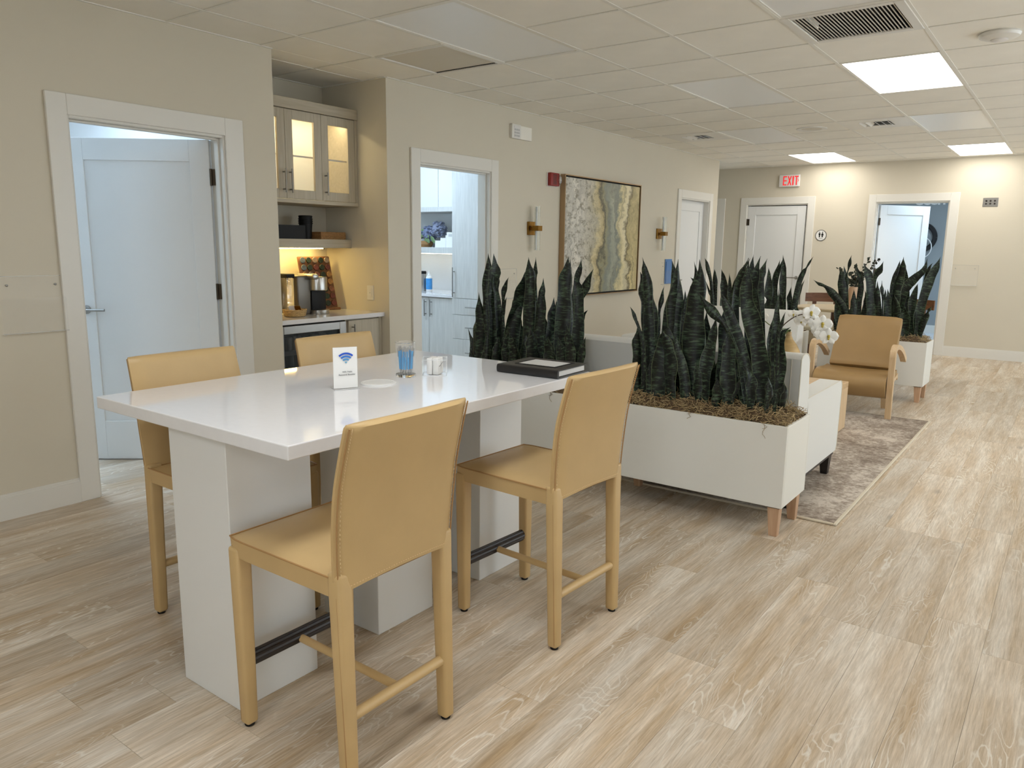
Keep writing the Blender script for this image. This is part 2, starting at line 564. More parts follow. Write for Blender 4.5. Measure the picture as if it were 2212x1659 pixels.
# ------------------------------------------------------------------ mesh tools
class MB:
    def __init__(s):
        s.v = []
        s.f = []
        s.uv = {}

    def add(s, vs, fs, T=None):
        o = len(s.v)
        for p in vs:
            p = Vector(p)
            s.v.append(T @ p if T else p)
        for f in fs:
            s.f.append([i + o for i in f])
        return o

    def box(s, x0, x1, y0, y1, z0, z1, T=None):
        s.add([(x0, y0, z0), (x1, y0, z0), (x1, y1, z0), (x0, y1, z0), (x0, y0, z1), (x1, y0, z1), (x1, y1, z1), (x0, y1, z1)],
              [(3, 2, 1, 0), (4, 5, 6, 7), (0, 1, 5, 4), (1, 2, 6, 5), (2, 3, 7, 6), (3, 0, 4, 7)], T)
        return s

    def bbox(s, x0, x1, y0, y1, z0, z1, b=0.005, seg=2, T=None):
        """box with rounded edges"""
        bm = bmesh.new()
        bmesh.ops.create_cube(bm, size=1.0)
        for v in bm.verts:
            v.co = Vector(((x0 + x1) / 2 + v.co.x * (x1 - x0), (y0 + y1) / 2 + v.co.y * (y1 - y0), (z0 + z1) / 2 + v.co.z * (z1 - z0)))
        b = min(b, 0.49 * min(abs(x1 - x0), abs(y1 - y0), abs(z1 - z0)))
        bmesh.ops.bevel(bm, geom=bm.edges[:], offset=b, segments=seg, affect='EDGES', profile=0.5)
        s.bm(bm, T)
        return s

    def bm(s, bm, T=None):
        bm.verts.index_update()
        s.add([v.co.copy() for v in bm.verts], [[v.index for v in f.verts] for f in bm.faces], T)
        bm.free()

    def taper(s, c0, w0, d0, z0, c1, w1, d1, z1, b=0.0, T=None, seg=2):
        """four-sided leg from (c0, z0) to (c1, z1)"""
        bm = bmesh.new()
        vs = []
        for c, w_, d_, z in ((c0, w0, d0, z0), (c1, w1, d1, z1)):
            for sx, sy in ((-1, -1), (1, -1), (1, 1), (-1, 1)):
                vs.append(bm.verts.new((c[0] + sx * w_ / 2, c[1] + sy * d_ / 2, z)))
        for f in ((3, 2, 1, 0), (4, 5, 6, 7), (0, 1, 5, 4), (1, 2, 6, 5), (2, 3, 7, 6), (3, 0, 4, 7)):
            bm.faces.new([vs[i] for i in f])
        if b:
            bmesh.ops.bevel(bm, geom=bm.edges[:], offset=b, segments=seg, affect='EDGES', profile=0.5)
        s.bm(bm, T)
        return s

    def sheet(s, x0, x1, y0, y1, z, T=None):
        s.add([(x0, y0, z), (x1, y0, z), (x1, y1, z), (x0, y1, z)], [(0, 1, 2, 3)], T)
        return s

    def tube(s, pts, rad, n=10, T=None, cap=True):
        pts = [Vector(p) for p in pts]
        if not hasattr(rad, '__len__'):
            rad = [rad] * len(pts)
        vs = []
        up = None
        for i, p in enumerate(pts):
            t = (pts[min(i + 1, len(pts) - 1)] - pts[max(i - 1, 0)]).normalized()
            if up is None:
                a = Vector((0, 0, 1)) if abs(t.z) < 0.9 else Vector((1, 0, 0))
                up = (a - t * a.dot(t)).normalized()
            else:
                up = (up - t * up.dot(t)).normalized()
            sd = t.cross(up)
            for k in range(n):
                an = 2 * PI * k / n
                vs.append(p + (up * math.cos(an) + sd * math.sin(an)) * rad[i])
        fs = []
        for i in range(len(pts) - 1):
            for k in range(n):
                a, b = i * n + k, i * n + (k + 1) % n
                fs.append((a, a + n, b + n, b))
        if cap:
            fs.append(tuple(range(n)))
            fs.append(tuple(range((len(pts) - 1) * n + n - 1, (len(pts) - 1) * n - 1, -1)))
        s.add(vs, fs, T)
        return s

    def lathe(s, prof, n=24, T=None, c=(0, 0, 0)):
        vs, fs = [], []
        for r_, z in prof:
            for k in range(n):
                a = 2 * PI * k / n
                vs.append((c[0] + r_ * math.cos(a), c[1] + r_ * math.sin(a), c[2] + z))
        for i in range(len(prof) - 1):
            for k in range(n):
                a, b = i * n + k, i * n + (k + 1) % n
                fs.append((a, b, b + n, a + n))
        if prof[0][0] > 1e-6:
            fs.append(tuple(range(n - 1, -1, -1)))
        if prof[-1][0] > 1e-6:
            fs.append(tuple(range((len(prof) - 1) * n, len(prof) * n)))
        s.add(vs, fs, T)
        return s

    def prism(s, poly, a0, a1, axis=0, T=None):
        """polygon extruded along an axis; poly gives the two other coordinates in order"""
        def P(a, q):
            if axis == 0:
                return (a, q[0], q[1])
            if axis == 1:
                return (q[0], a, q[1])
            return (q[0], q[1], a)
        n = len(poly)
        vs = [P(a0, q) for q in poly] + [P(a1, q) for q in poly]
        fs = [tuple(range(n - 1, -1, -1)), tuple(range(n, 2 * n))]
        for i in range(n):
            j = (i + 1) % n
            fs.append((i, j, j + n, i + n))
        s.add(vs, fs, T)
        return s

    def ball(s, c, rx, ry=None, rz=None, u=10, v=7, T=None):
        ry = rx if ry is None else ry
        rz = rx if rz is None else rz
        prof = [(math.sin(PI * i / v), -math.cos(PI * i / v)) for i in range(v + 1)]
        vs, fs = [], []
        for r_, z in prof:
            for k in range(u):
                a = 2 * PI * k / u
                vs.append((c[0] + rx * r_ * math.cos(a), c[1] + ry * r_ * math.sin(a), c[2] + rz * z))
        for i in range(v):
            for k in range(u):
                a, b = i * u + k, i * u + (k + 1) % u
                fs.append((a, b, b + u, a + u))
        s.add(vs, fs, T)
        return s


def ribbon(path, half):
    """closed outline around an open 2-D path with half-thickness per point"""
    if not hasattr(half, '__len__'):
        half = [half] * len(path)
    lft, rgt = [], []
    for i, p in enumerate(path):
        a = path[max(i - 1, 0)]
        b = path[min(i + 1, len(path) - 1)]
        t = Vector((b[0] - a[0], b[1] - a[1])).normalized()
        n = Vector((-t.y, t.x)) * half[i]
        lft.append((p[0] + n.x, p[1] + n.y))
        rgt.append((p[0] - n.x, p[1] - n.y))
    return lft + rgt[::-1]


def smooth_path(pts, n=24):
    """Catmull-Rom through points of any dimension"""
    out = []
    m = len(pts) - 1
    for i in range(n + 1):
        t = i / n * m
        k = min(int(t), m - 1)
        f = t - k
        p0, p1, p2, p3 = pts[max(k - 1, 0)], pts[k], pts[k + 1], pts[min(k + 2, m)]
        out.append(tuple(0.5 * (2 * b + (c - a) * f + (2 * a - 5 * b + 4 * c - d) * f * f + (3 * b - a - 3 * c + d) * f ** 3)
                         for a, b, c, d in zip(p0, p1, p2, p3)))
    return out


def obj(name, mb, m, parent=None, smooth=35, uv=None):
    me = bpy.data.meshes.new(name)
    me.from_pydata([tuple(v) for v in mb.v], [], mb.f)
    if uv is not None:
        ul = me.uv_layers.new(name='UVMap')
        for lp in me.loops:
            ul.data[lp.index].uv = uv[lp.vertex_index]
    me.materials.append(MATS[m])
    bm = bmesh.new()
    bm.from_mesh(me)
    bmesh.ops.recalc_face_normals(bm, faces=bm.faces)
    bm.to_mesh(me)
    bm.free()
    if smooth:
        for p in me.polygons:
            p.use_smooth = True
        me.set_sharp_from_angle(angle=R(smooth))
    o = bpy.data.objects.new(name, me)
    C.objects.link(o)
    if parent:
        o.parent = parent
    return o


def tag(o, label, cat, group=None, kind=None):
    o['label'] = label
    o['category'] = cat
    if group:
        o['group'] = group
    if kind:
        o['kind'] = kind
    return o


def thing(name, label, cat, loc=(0, 0, 0), rz=0.0, group=None):
    o = bpy.data.objects.new(name, None)
    o.empty_display_size = 0.1
    C.objects.link(o)
    o.location = loc
    o.rotation_euler = (0, 0, rz)
    return tag(o, label, cat, group)


def struct(o, label=None, cat=None):
    o['kind'] = 'structure'
    if label:
        o['label'] = label
        o['category'] = cat
    return o


def copy_tree(o, parent=None):
    c = o.copy()
    C.objects.link(c)
    c.parent = parent
    for ch in o.children:
        copy_tree(ch, c)
    return c


def text_mesh(name, body, size, m, parent, T, depth=0.0008, bold=0.0, align='CENTER'):
    cu = bpy.data.curves.new(name, 'FONT')
    cu.body = body
    cu.size = size
    cu.align_x = align
    cu.align_y = 'CENTER'
    cu.extrude = depth
    cu.offset = bold
    cu.resolution_u = 3
    t = bpy.data.objects.new(name, cu)
    C.objects.link(t)
    dg = bpy.context.evaluated_depsgraph_get()
    me = bpy.data.meshes.new_from_object(t.evaluated_get(dg))
    bpy.data.objects.remove(t)
    me.transform(T)
    me.materials.clear()
    me.materials.append(MATS[m])
    me.name = name
    o = bpy.data.objects.new(name, me)
    C.objects.link(o)
    o.parent = parent
    return o


def frame_T(origin, xdir, zdir=(0, 0, 1)):
    """matrix taking (x, y, z) to a board facing out: local x along xdir, local y up, local z out of the face"""
    x = Vector(xdir).normalized()
    y = Vector(zdir).normalized()
    z = x.cross(y)
    T = Matrix((x, y, z)).transposed().to_4x4()
    T.translation = Vector(origin)
    return T

# ================================================================== the setting
XR, YB = 7.0, -5.2       # right wall and wall behind the camera
W = 0.12                 # wall thickness
REC0, REC1, RECX = 0.697, 1.69, -0.71
HEAD = 2.045


def in_frame(pts, pad=20):
    q = [project(p) for p in pts]
    if any(p is None for p in q):
        q2 = [p for p in q if p]
        if not q2:
            return 0
        q = q2
    x0, x1 = min(p[0] for p in q), max(p[0] for p in q)
    y0, y1 = min(p[1] for p in q), max(p[1] for p in q)
    if x1 < -pad or x0 > 2212 + pad or y1 < -pad or y0 > 1659 + pad:
        return 0
    return max(1.0, (min(x1, 2212) - max(x0, 0)) * (min(y1, 1659) - max(y0, 0)))


# ---- floor: a sub floor carrying loose-laid planks
fl = MB().box(-3.2, XR + 0.2, YB - 0.2, D + 0.12, -0.06, -0.008)
floor = struct(obj('floor', fl, 'sub_floor', smooth=0), 'pale cerused oak plank floor running through the whole lounge', 'floor')
PW, PL = 0.18, 1.22
planks = []
rng = random.Random(3)
i0 = int((-3.1 - 3.6) / PW) - 1
i1 = int((XR - 3.6) / PW) + 1
joint = {0: 0.47, 2: 0.74, -1: 2.0 - 1.22, 1: 1.68}
for i in range(i0, i1):
    x0 = 3.6 + i * PW
    ph = joint.get(i, rng.uniform(0, PL))
    k0 = int((YB - ph) / PL) - 1
    k1 = int((D - ph) / PL) + 1
    for k in range(k0, k1):
        y0 = max(ph + k * PL, YB)
        y1 = min(ph + (k + 1) * PL, D)
        xa, xb = max(x0, -3.1), min(x0 + PW, XR)
        if y1 - y0 < 0.02 or xb - xa < 0.01:
            continue
        a = in_frame([(xa, y0, 0), (xb, y0, 0), (xb, y1, 0), (xa, y1, 0)])
        # planks that only the side rooms could show count less
        if xb < -0.9 or (xb < 0.05 and not (-0.8 < (y0 + y1) / 2 < 0.5)):
            a = 0
        planks.append((a, xa, xb, y0, y1))
planks.sort(key=lambda t: -t[0])
G = 0.0003


def plank_mesh(mb, xa, xb, y0, y1):
    b = 0.0005
    z1, z0 = 0.0, -0.008
    xa, xb, y0, y1 = xa + G, xb - G, y0 + G, y1 - G
    mb.add([(xa, y0, z0), (xb, y0, z0), (xb, y1, z0), (xa, y1, z0),
            (xa, y0, z1 - b), (xb, y0, z1 - b), (xb, y1, z1 - b), (xa, y1, z1 - b),
            (xa + b, y0 + b, z1), (xb - b, y0 + b, z1), (xb - b, y1 - b, z1), (xa + b, y1 - b, z1)],
           [(3, 2, 1, 0), (0, 1, 5, 4), (1, 2, 6, 5), (2, 3, 7, 6), (3, 0, 4, 7),
            (4, 5, 9, 8), (5, 6, 10, 9), (6, 7, 11, 10), (7, 4, 8, 11), (8, 9, 10, 11)])


cache = {}
for t in planks[:300]:
    if t[0] <= 0:
        break
    a, xa, xb, y0, y1 = t
    key = (round(xb - xa, 4), round(y1 - y0, 4))
    if key in cache:
        o = bpy.data.objects.new('plank', cache[key])
        C.objects.link(o)
        o.parent = floor
    else:
        mb = MB()
        plank_mesh(mb, 0, xb - xa, 0, y1 - y0)
        o = obj('plank', mb, 'oak_plank', floor, smooth=0)
        cache[key] = o.data
    o.location = (xa, y0, 0)
    t_done = True
rest = MB()
for idx, t in enumerate(planks):
    if idx >= 300 or t[0] <= 0:
        plank_mesh(rest, *t[1:])
ro = obj('plank_field', rest, 'oak_plank', floor, smooth=0)
ro['kind'] = 'stuff'

# ---- ceiling: slab above, lay-in tiles on a grid of bars
GX, GS = 0.375, 0.61
ce = MB().box(-3.2, XR + 0.2, YB - 0.2, D + 4.2, H + 0.16, H + 0.22)
ceiling = struct(obj('ceiling', ce, 'room_white', smooth=0), 'suspended ceiling of white mineral tiles on a white bar grid', 'ceiling')
FIX = {}
for k, j in ((4, 5), (1, 13), (4, 13), (1, 1), (2, 5), (1, 9), (4, 9), (4, 1), (4, -3), (4, -7), (8, 1), (8, 5)):
    FIX[(k, j)] = FIX[(k, j + 1)] = 'light'
for k, j in ((3, 9), (0, 9), (4, 3), (0, 2)):
    FIX[(k, j)] = 'vent'
RECTS = [(0.0, XR, YB, D), (RECX, 0.0, REC0, REC1), (-2.4, 0.0, 8.15, D)]
tiles_rest = MB()
tmesh = {}
tee = None
tile_list = []
for (rx0, rx1, ry0, ry1) in RECTS:
    for k in range(-5, 12):
        for j in range(-9, 17):
            if (k, j) in FIX:
                continue
            x0, x1 = GX + k * GS, GX + (k + 1) * GS
            y0, y1 = j * GS, (j + 1) * GS
            xa, xb, ya, yb = max(x0, rx0), min(x1, rx1), max(y0, ry0), min(y1, ry1)
            if xb - xa < 0.015 or yb - ya < 0.015:
                continue
            tile_list.append((in_frame([(xa, ya, H), (xb, ya, H), (xb, yb, H), (xa, yb, H)], 5), xa, xb, ya, yb))
tile_list.sort(key=lambda t: -t[0])
for idx, (a, xa, xb, ya, yb) in enumerate(tile_list):
    if a > 0 and idx < 300:
        key = (round(xb - xa, 3), round(yb - ya, 3))
        if key in tmesh:
            o = bpy.data.objects.new('ceiling_tile', tmesh[key])
            C.objects.link(o)
            o.parent = ceiling
        else:
            o = obj('ceiling_tile', MB().bbox(0.0005, xb - xa - 0.0005, 0.0005, yb - ya - 0.0005, 0, 0.018, 0.003, 1), 'tile_white', ceiling, smooth=0)
            tmesh[key] = o.data
        o.location = (xa, ya, H + 0.004)
    else:
        tiles_rest.box(xa, xb, ya, yb, H + 0.004, H + 0.022)
to = obj('ceiling_tile_field', tiles_rest, 'tile_white', ceiling, smooth=0)
to['kind'] = 'stuff'
bw = 0.012
for k in range(-1, 11):          # main runners along the room
    x = GX + k * GS
    y0, y1 = (YB, D) if k >= 0 else (REC0, REC1)
    obj('main_runner', MB().bbox(x - bw, x + bw, y0, y1, H, H + 0.0035, 0.001, 1).box(x - 0.001, x + 0.001, y0, y1, H + 0.003, H + 0.03), 'grid_white', ceiling, smooth=0)
obj('wall_angle', MB().box(0, 0.014, YB, REC0, H - 0.001, H + 0.004).box(0, 0.014, REC1, 8.15, H - 0.001, H + 0.004)
    .box(RECX, 0, REC1 - 0.014, REC1, H - 0.001, H + 0.004).box(RECX, RECX + 0.014, REC0, REC1, H - 0.001, H + 0.004)
    .box(-2.4, XR, D - 0.014, D, H - 0.001, H + 0.004), 'grid_white', ceiling, smooth=0)
tee_me = None
tees = []
for k in range(-1, 10):
    for j in range(-8, 16):
        # no bar across the middle of a fixture
        if FIX.get((k, j)) == 'light' and FIX.get((k, j - 1)) == 'light' and not ((k, j - 2) in FIX and FIX[(k, j - 2)] == 'light'):
            continue
        x0, x1 = GX + k * GS + bw, GX + (k + 1) * GS - bw
        y = j * GS
        if k == -1:
            x0 = RECX if REC0 < y < REC1 else 0.0
        if y < YB or y > D:
            continue
        tees.append((x0, x1, y))
rest_t = MB()
for (x0, x1, y) in tees:
    if in_frame([(x0, y, H), (x1, y, H)], 5):
        key = round(x1 - x0, 3)
        if ('tee', key) in tmesh:
            o = bpy.data.objects.new('cross_tee', tmesh[('tee', key)])
            C.objects.link(o)
            o.parent = ceiling
        else:
            o = obj('cross_tee', MB().bbox(0, x1 - x0, -0.009, 0.009, 0, 0.003, 0.0008, 1), 'grid_white', ceiling, smooth=0)
            tmesh[('tee', key)] = o.data
        o.location = (x0, y, H + 0.0006)
    else:
        rest_t.box(x0, x1, y - 0.009, y + 0.009, H + 0.0006, H + 0.0036)
rt = obj('cross_tee_field', rest_t, 'grid_white', ceiling, smooth=0)
rt['kind'] = 'stuff'

# ---- walls
wl = MB()
TOP = H + 0.16
D1, D2, D3 = (-0.58, 0.335), (2.03, 2.945), (6.91, 7.86)
ys = [YB, D1[0], D1[1], REC0]
wl.box(-W, 0, YB, D1[0], 0, TOP).box(-W, 0, D1[0], D1[1], HEAD, TOP).box(-W, 0, D1[1], REC0, 0, TOP)
wl.box(RECX - 0.09, -W, REC0 - 0.08, REC0, 0, TOP)                      # recess, near cheek
wl.box(RECX - 0.09, RECX, REC0 - 0.08, REC1 + 0.11, 0, TOP)             # recess back
wl.box(RECX - 0.09, 0, REC1, D2[0], 0, TOP) if False else wl.box(RECX - 0.09, -W, REC1, REC1 + 0.11, 0, TOP)
wl.box(-W, 0, REC1, D2[0], 0, TOP).box(-W, 0, D2[0], D2[1], HEAD, TOP).box(-W, 0, D2[1], D3[0], 0, TOP)
wl.box(-W, 0, D3[0], D3[1], HEAD, TOP).box(-W, 0, D3[1], 8.15, 0, TOP)
wl.box(-2.4, -W, 8.03, 8.15, 0, TOP)
struct(obj('wall_left', wl, 'wall_paint', smooth=0), 'long cream wall with doorways, coffee recess, sconces and painting', 'wall')
D4, D5, D6 = (0.018, 0.935), (1.845, 2.762), (-1.40, -0.447)
wf = MB()
xs = [-2.4, D6[0], D6[1], D4[0], D4[1], D5[0], D5[1], XR]
for a, b in ((0, 1), (2, 3), (4, 5), (6, 7)):
    wf.box(xs[a], xs[b], D, D + W, 0, TOP)
for d in (D4, D5, D6):
    wf.box(d[0], d[1], D, D + W, HEAD + 0.02, TOP)
struct(obj('wall_far', wf, 'wall_paint', smooth=0), 'cream end wall with washroom door, open doorway and exit sign', 'wall')
wr = MB().box(XR, XR + W, YB, D + W, 0, 0.35).box(XR, XR + W, YB, D + W, 2.4, TOP)
WIN = [(1.2, 3.6), (4.0, 6.4), (6.8, 8.9)]  # unseen windows, spaced along the wall to brighten the lounge
e_ = [YB] + [q for wn_ in WIN for q in wn_] + [D + W]
for a, b in zip(e_[0::2], e_[1::2]):
    wr.box(XR, XR + W, a, b, 0.35, 2.4)
for n_, (a, b) in enumerate(WIN):
    wf_ = MB()
    for (c, d, z0, z1) in ((a, a + 0.05, 0.35, 2.4), (b - 0.05, b, 0.35, 2.4), (a + 0.05, b - 0.05, 0.35, 0.40), (a + 0.05, b - 0.05, 2.35, 2.4), ((a + b) / 2 - 0.025, (a + b) / 2 + 0.025, 0.40, 2.35)):
        wf_.box(XR + 0.03, XR + 0.09, c, d, z0, z1)
    wo_ = struct(obj('window_%d' % (n_ + 1), wf_, 'trim_white', smooth=0), 'unseen tall window assumed in the right wall, placed for its daylight', 'window')
    for (c, d) in ((a + 0.05, (a + b) / 2 - 0.025), ((a + b) / 2 + 0.025, b - 0.05)):
        obj('pane', MB().sheet(c, d, 0.40, 2.35, 0, frame_T((XR + 0.06, 0, 0), (0, 1, 0))), 'window_pane', wo_, smooth=0)
struct(obj('wall_right', wr, 'wall_paint', smooth=0), 'cream wall out of view at the right', 'wall')
wb_ = MB().box(-W, XR + W, YB - W, YB, 0, 0.35).box(-W, XR + W, YB - W, YB, 2.4, TOP)
WINB = [(4.2, 6.4)]  # unseen window added for cool daylight on the near faces
e_ = [-W] + [q for wn_ in WINB for q in wn_] + [XR + W]
for a, b in zip(e_[0::2], e_[1::2]):
    wb_.box(a, b, YB - W, YB, 0.35, 2.4)
for n_, (a, b) in enumerate(WINB):
    wf_ = MB()
    for (c, d, z0, z1) in ((a, a + 0.05, 0.35, 2.4), (b - 0.05, b, 0.35, 2.4), (a + 0.05, b - 0.05, 0.35, 0.40), (a + 0.05, b - 0.05, 2.35, 2.4)):
        wf_.box(c, d, YB - 0.09, YB - 0.03, z0, z1)
    wo_ = struct(obj('window_%d' % (n_ + 4), wf_, 'trim_white', smooth=0), 'unseen tall window added behind the viewer for cool fill light', 'window')
    obj('pane', MB().sheet(a + 0.05, b - 0.05, 0.40, 2.35, 0, frame_T((0, YB - 0.06, 0), (1, 0, 0))), 'window_pane', wo_, smooth=0)
struct(obj('wall_back', wb_, 'wall_paint', smooth=0), 'cream wall behind the viewer', 'wall')
struct(obj('wall_corridor', MB().box(-2.5, -2.4, 8.03, D + W, 0, TOP), 'wall_paint', smooth=0), 'cream end of the side corridor', 'wall')
# side rooms behind the walls
office = MB().box(-3.1, -3.0, -2.4, 0.7, 0, TOP).box(-3.0, -W, -2.4, -2.3, 0, TOP).box(-3.0, RECX - 0.09, REC0 - 0.08, REC0 - 0.02, 0, TOP)
office.box(-W - 0.012, -W, -2.3, D1[0], 0, TOP).box(-W - 0.012, -W, D1[1], REC0 - 0.08, 0, TOP).box(-W - 0.012, -W, D1[0], D1[1], HEAD, TOP).box(-3.0, -W - 0.012, -2.3, REC0 - 0.08, H + 0.03, H + 0.05)
office.box(RECX - 0.09, -W - 0.012, REC0 - 0.092, REC0 - 0.08, 0, TOP)
struct(obj('wall_office', office, 'room_white', smooth=0), 'white walls of the office behind the open door', 'wall')
pan = MB().box(-3.1, -3.0, 1.7, 4.35, 0, TOP).box(-3.0, -W, 4.25, 4.35, 0, TOP).box(-3.0, -W - 0.01, 1.80, 4.25, H + 0.03, H + 0.05)
pan.box(-3.0, RECX - 0.09, REC1 + 0.02, REC1 + 0.11, 0, TOP).box(-W - 0.012, -W, D2[1], 4.25, 0, TOP).box(-W - 0.012, -W, REC1 + 0.11, D2[0], 0, TOP).box(-W - 0.012, -W, D2[0], D2[1], HEAD, TOP)
struct(obj('wall_pantry', pan, 'room_white', smooth=0), 'white walls of the pantry behind the doorway', 'wall')
ex = MB().box(1.2, 1.3, D + W, 12.4, 0, TOP).box(4.6, 4.7, D + W, 12.4, 0, TOP).box(1.3, 4.6, D + W, 12.4, H + 0.03, H + 0.05)
struct(obj('wall_studio', ex, 'room_white', smooth=0), 'white side walls of the room behind the far doorway', 'wall')
struct(obj('wall_blue', MB().box(1.2, 4.7, 12.4, 12.5, 0, TOP), 'blue_paint', smooth=0), 'grey blue accent wall seen through the far doorway', 'wall')
st = MB().box(-2.4, -2.3, D + W, 11.2, 0, TOP).box(-0.30, -0.2, D + W, 11.2, 0, TOP).box(-2.4, -0.2, 11.2, 11.3, 0, TOP).box(-2.3, -0.3, D + W, 11.2, H + 0.03, H + 0.05)
struct(obj('wall_store', st, 'room_white', smooth=0), 'white walls of the room at the corridor end', 'wall')
wash = MB().box(-0.2, -0.15, D + W, 10.6, 0, TOP).box(1.1, 1.2, D + W, 10.6, 0, TOP).box(-0.2, 1.2, 10.6, 10.7, 0, TOP)  # walls coloured black so the gap beside the door reads as shade
struct(obj('wall_washroom', wash, 'frame_black', smooth=0), 'room behind the washroom door, walls blackened to stand for shade', 'wall')
struct(obj('floor_studio', MB().box(-2.4, 4.7, D + W, 12.5, -0.06, 0.0), 'marble_floor', smooth=0), 'pale marble floor behind the far doorway', 'floor')

# ---- baseboards
def baseboard(name, segs, axis, pos, sgn):
    mb = MB()
    for a, b in segs:
        for (h0, h1, t) in ((0, 0.115, 0.015), (0.115, 0.128, 0.010), (0.128, 0.134, 0.006)):
            q0, q1 = sorted((pos, pos + sgn * t))
            if axis == 0:
                mb.box(q0, q1, a, b, h0, h1)
            else:
                mb.box(a, b, q0, q1, h0, h1)
    return struct(obj(name, mb, 'trim_white', smooth=0), 'white baseboard along the ' + name.split('_')[1] + ' wall', 'baseboard')


baseboard('baseboard_left', [(YB, D1[0] - 0.092), (D1[1] + 0.115, REC0), (REC1, D2[0] - 0.1), (D2[1] + 0.1, D3[0] - 0.1), (D3[1] + 0.1, 8.15)], 0, 0.0, 1)
baseboard('baseboard_far', [(-2.4, D6[0] - 0.1), (D6[1] + 0.12, D4[0] - 0.095), (D4[1] + 0.105, D5[0] - 0.09), (D5[1] + 0.1, XR)], 1, D, -1)
baseboard('baseboard_right', [(YB, D)], 0, XR, -1)
baseboard('baseboard_studio', [(1.3, 4.6)], 1, 12.4, -1)


# ---- doors: casing, jamb, leaf
def leaf_mesh(width, height, t=0.04, stile=0.12, top=0.13, bot=0.26):
    """one-panel shaker leaf; local x 0..width from the hinge, y thickness centred, z up. Returns frame and panel"""
    f = MB()
    f.bbox(0, stile, -t / 2, t / 2, 0.008, height, 0.002, 1).bbox(width - stile, width, -t / 2, t / 2, 0.008, height, 0.002, 1)
    f.bbox(stile, width - stile, -t / 2, t / 2, height - top, height, 0.002, 1).bbox(stile, width - stile, -t / 2, t / 2, 0.008, bot, 0.002, 1)
    p_ = MB().box(stile - 0.004, width - stile + 0.004, -t / 2 + 0.011, t / 2 - 0.011, bot - 0.004, height - top + 0.004)
    return f, p_


def lever(parent, x, z, side, direction, t=0.04, m='satin_steel'):
    """rose and lever on one face; side = +1/-1 (local y), direction of the lever along x"""
    T = Matrix.Translation((x, side * t / 2, z)) @ Matrix.Rotation(-side * PI / 2, 4, 'X')
    h = MB().lathe([(0.027, 0), (0.027, 0.006), (0.024, 0.008), (0.010, 0.008), (0.010, 0.045), (0.0, 0.045)], 20, T)
    h.tube([(x, side * (t / 2 + 0.045), z), (x + direction * 0.06, side * (t / 2 + 0.048), z), (x + direction * 0.13, side * (t / 2 + 0.046), z)], 0.0085, 10)
    return obj('lever_handle', h, m, parent)


def door(name, axis, pos, a, b, sgn, head, label, cas=(0.095, 0.095), depth=W, stops=True):
    """casing on the lounge side; sgn = direction pointing into the lounge"""
    root = bpy.data.objects.new(name, None)
    C.objects.link(root)
    struct(root, label, 'door')
    root.location = (pos, (a + b) / 2, 0) if axis == 0 else ((a + b) / 2, pos, 0)
    mid = (a + b) / 2

    def put(nm, u0, u1, d0, d1, z0, z1, bev=0.003, m='trim_white'):
        d0, d1 = sorted((d0 * sgn, d1 * sgn))
        mb = MB()
        if axis == 0:
            mb.bbox(d0, d1, u0 - mid, u1 - mid, z0, z1, bev, 1)
        else:
            mb.bbox(u0 - mid, u1 - mid, d0, d1, z0, z1, bev, 1)
        return obj(nm, mb, m, root, smooth=0)
    th = 0.018
    put('casing_side', a - cas[0], a + 0.006, 0.0, th, 0, head + 0.10)
    put('casing_side', b - 0.006, b + cas[1], 0.0, th, 0, head + 0.10)
    put('casing_head', a + 0.006, b - 0.006, 0.0, th, head - 0.004, head + 0.10)
    jd = -depth - 0.012
    put('jamb', a, a + 0.018, jd, 0.004, 0, head)
    put('jamb', b - 0.018, b, jd, 0.004, 0, head)
    put('jamb_head', a + 0.018, b - 0.018, jd, 0.004, head - 0.018, head)
    if stops:
        put('door_stop', a + 0.018, a + 0.029, -0.075, -0.035, 0, head - 0.018, 0.002)
        put('door_stop', b - 0.029, b - 0.018, -0.075, -0.035, 0, head - 0.018, 0.002)
        put('door_stop_head', a + 0.029, b - 0.029, -0.075, -0.035, head - 0.029, head - 0.018, 0.002)
    return root


def hang(root, hinge, angle, width, height, m='door_white', knob=None, hinges=(), offs=0.0, handle_m='satin_steel'):
    """leaf under a door root; hinge in world x, y; angle of the leaf direction in the plan"""
    f, p_ = leaf_mesh(width, height)
    lf = obj('leaf', f, m, root, smooth=0)
    lf.location = (hinge[0] - root.location.x, hinge[1] - root.location.y, 0)
    lf.rotation_euler = (0, 0, angle)
    obj('panel', p_, m, lf, smooth=0)
    if knob:
        for side in knob:
            lever(lf, width - 0.065, 0.98, side, -1, m=handle_m)
    for z in hinges:
        hb = MB().tube([(-0.006, 0.022, z - 0.05), (-0.006, 0.022, z + 0.05)], 0.008, 8)
        hb.box(-0.004, 0.002, -0.018, 0.02, z - 0.048, z + 0.048).box(-0.03, -0.006, 0.014, 0.018, z - 0.048, z + 0.048)
        obj('hinge', hb, 'bronze', lf)
    return lf


d1 = door('door_1', 0, 0.0, D1[0], D1[1], 1, HEAD, 'open white office door in the left wall beside the stools', cas=(0.095, 0.118))
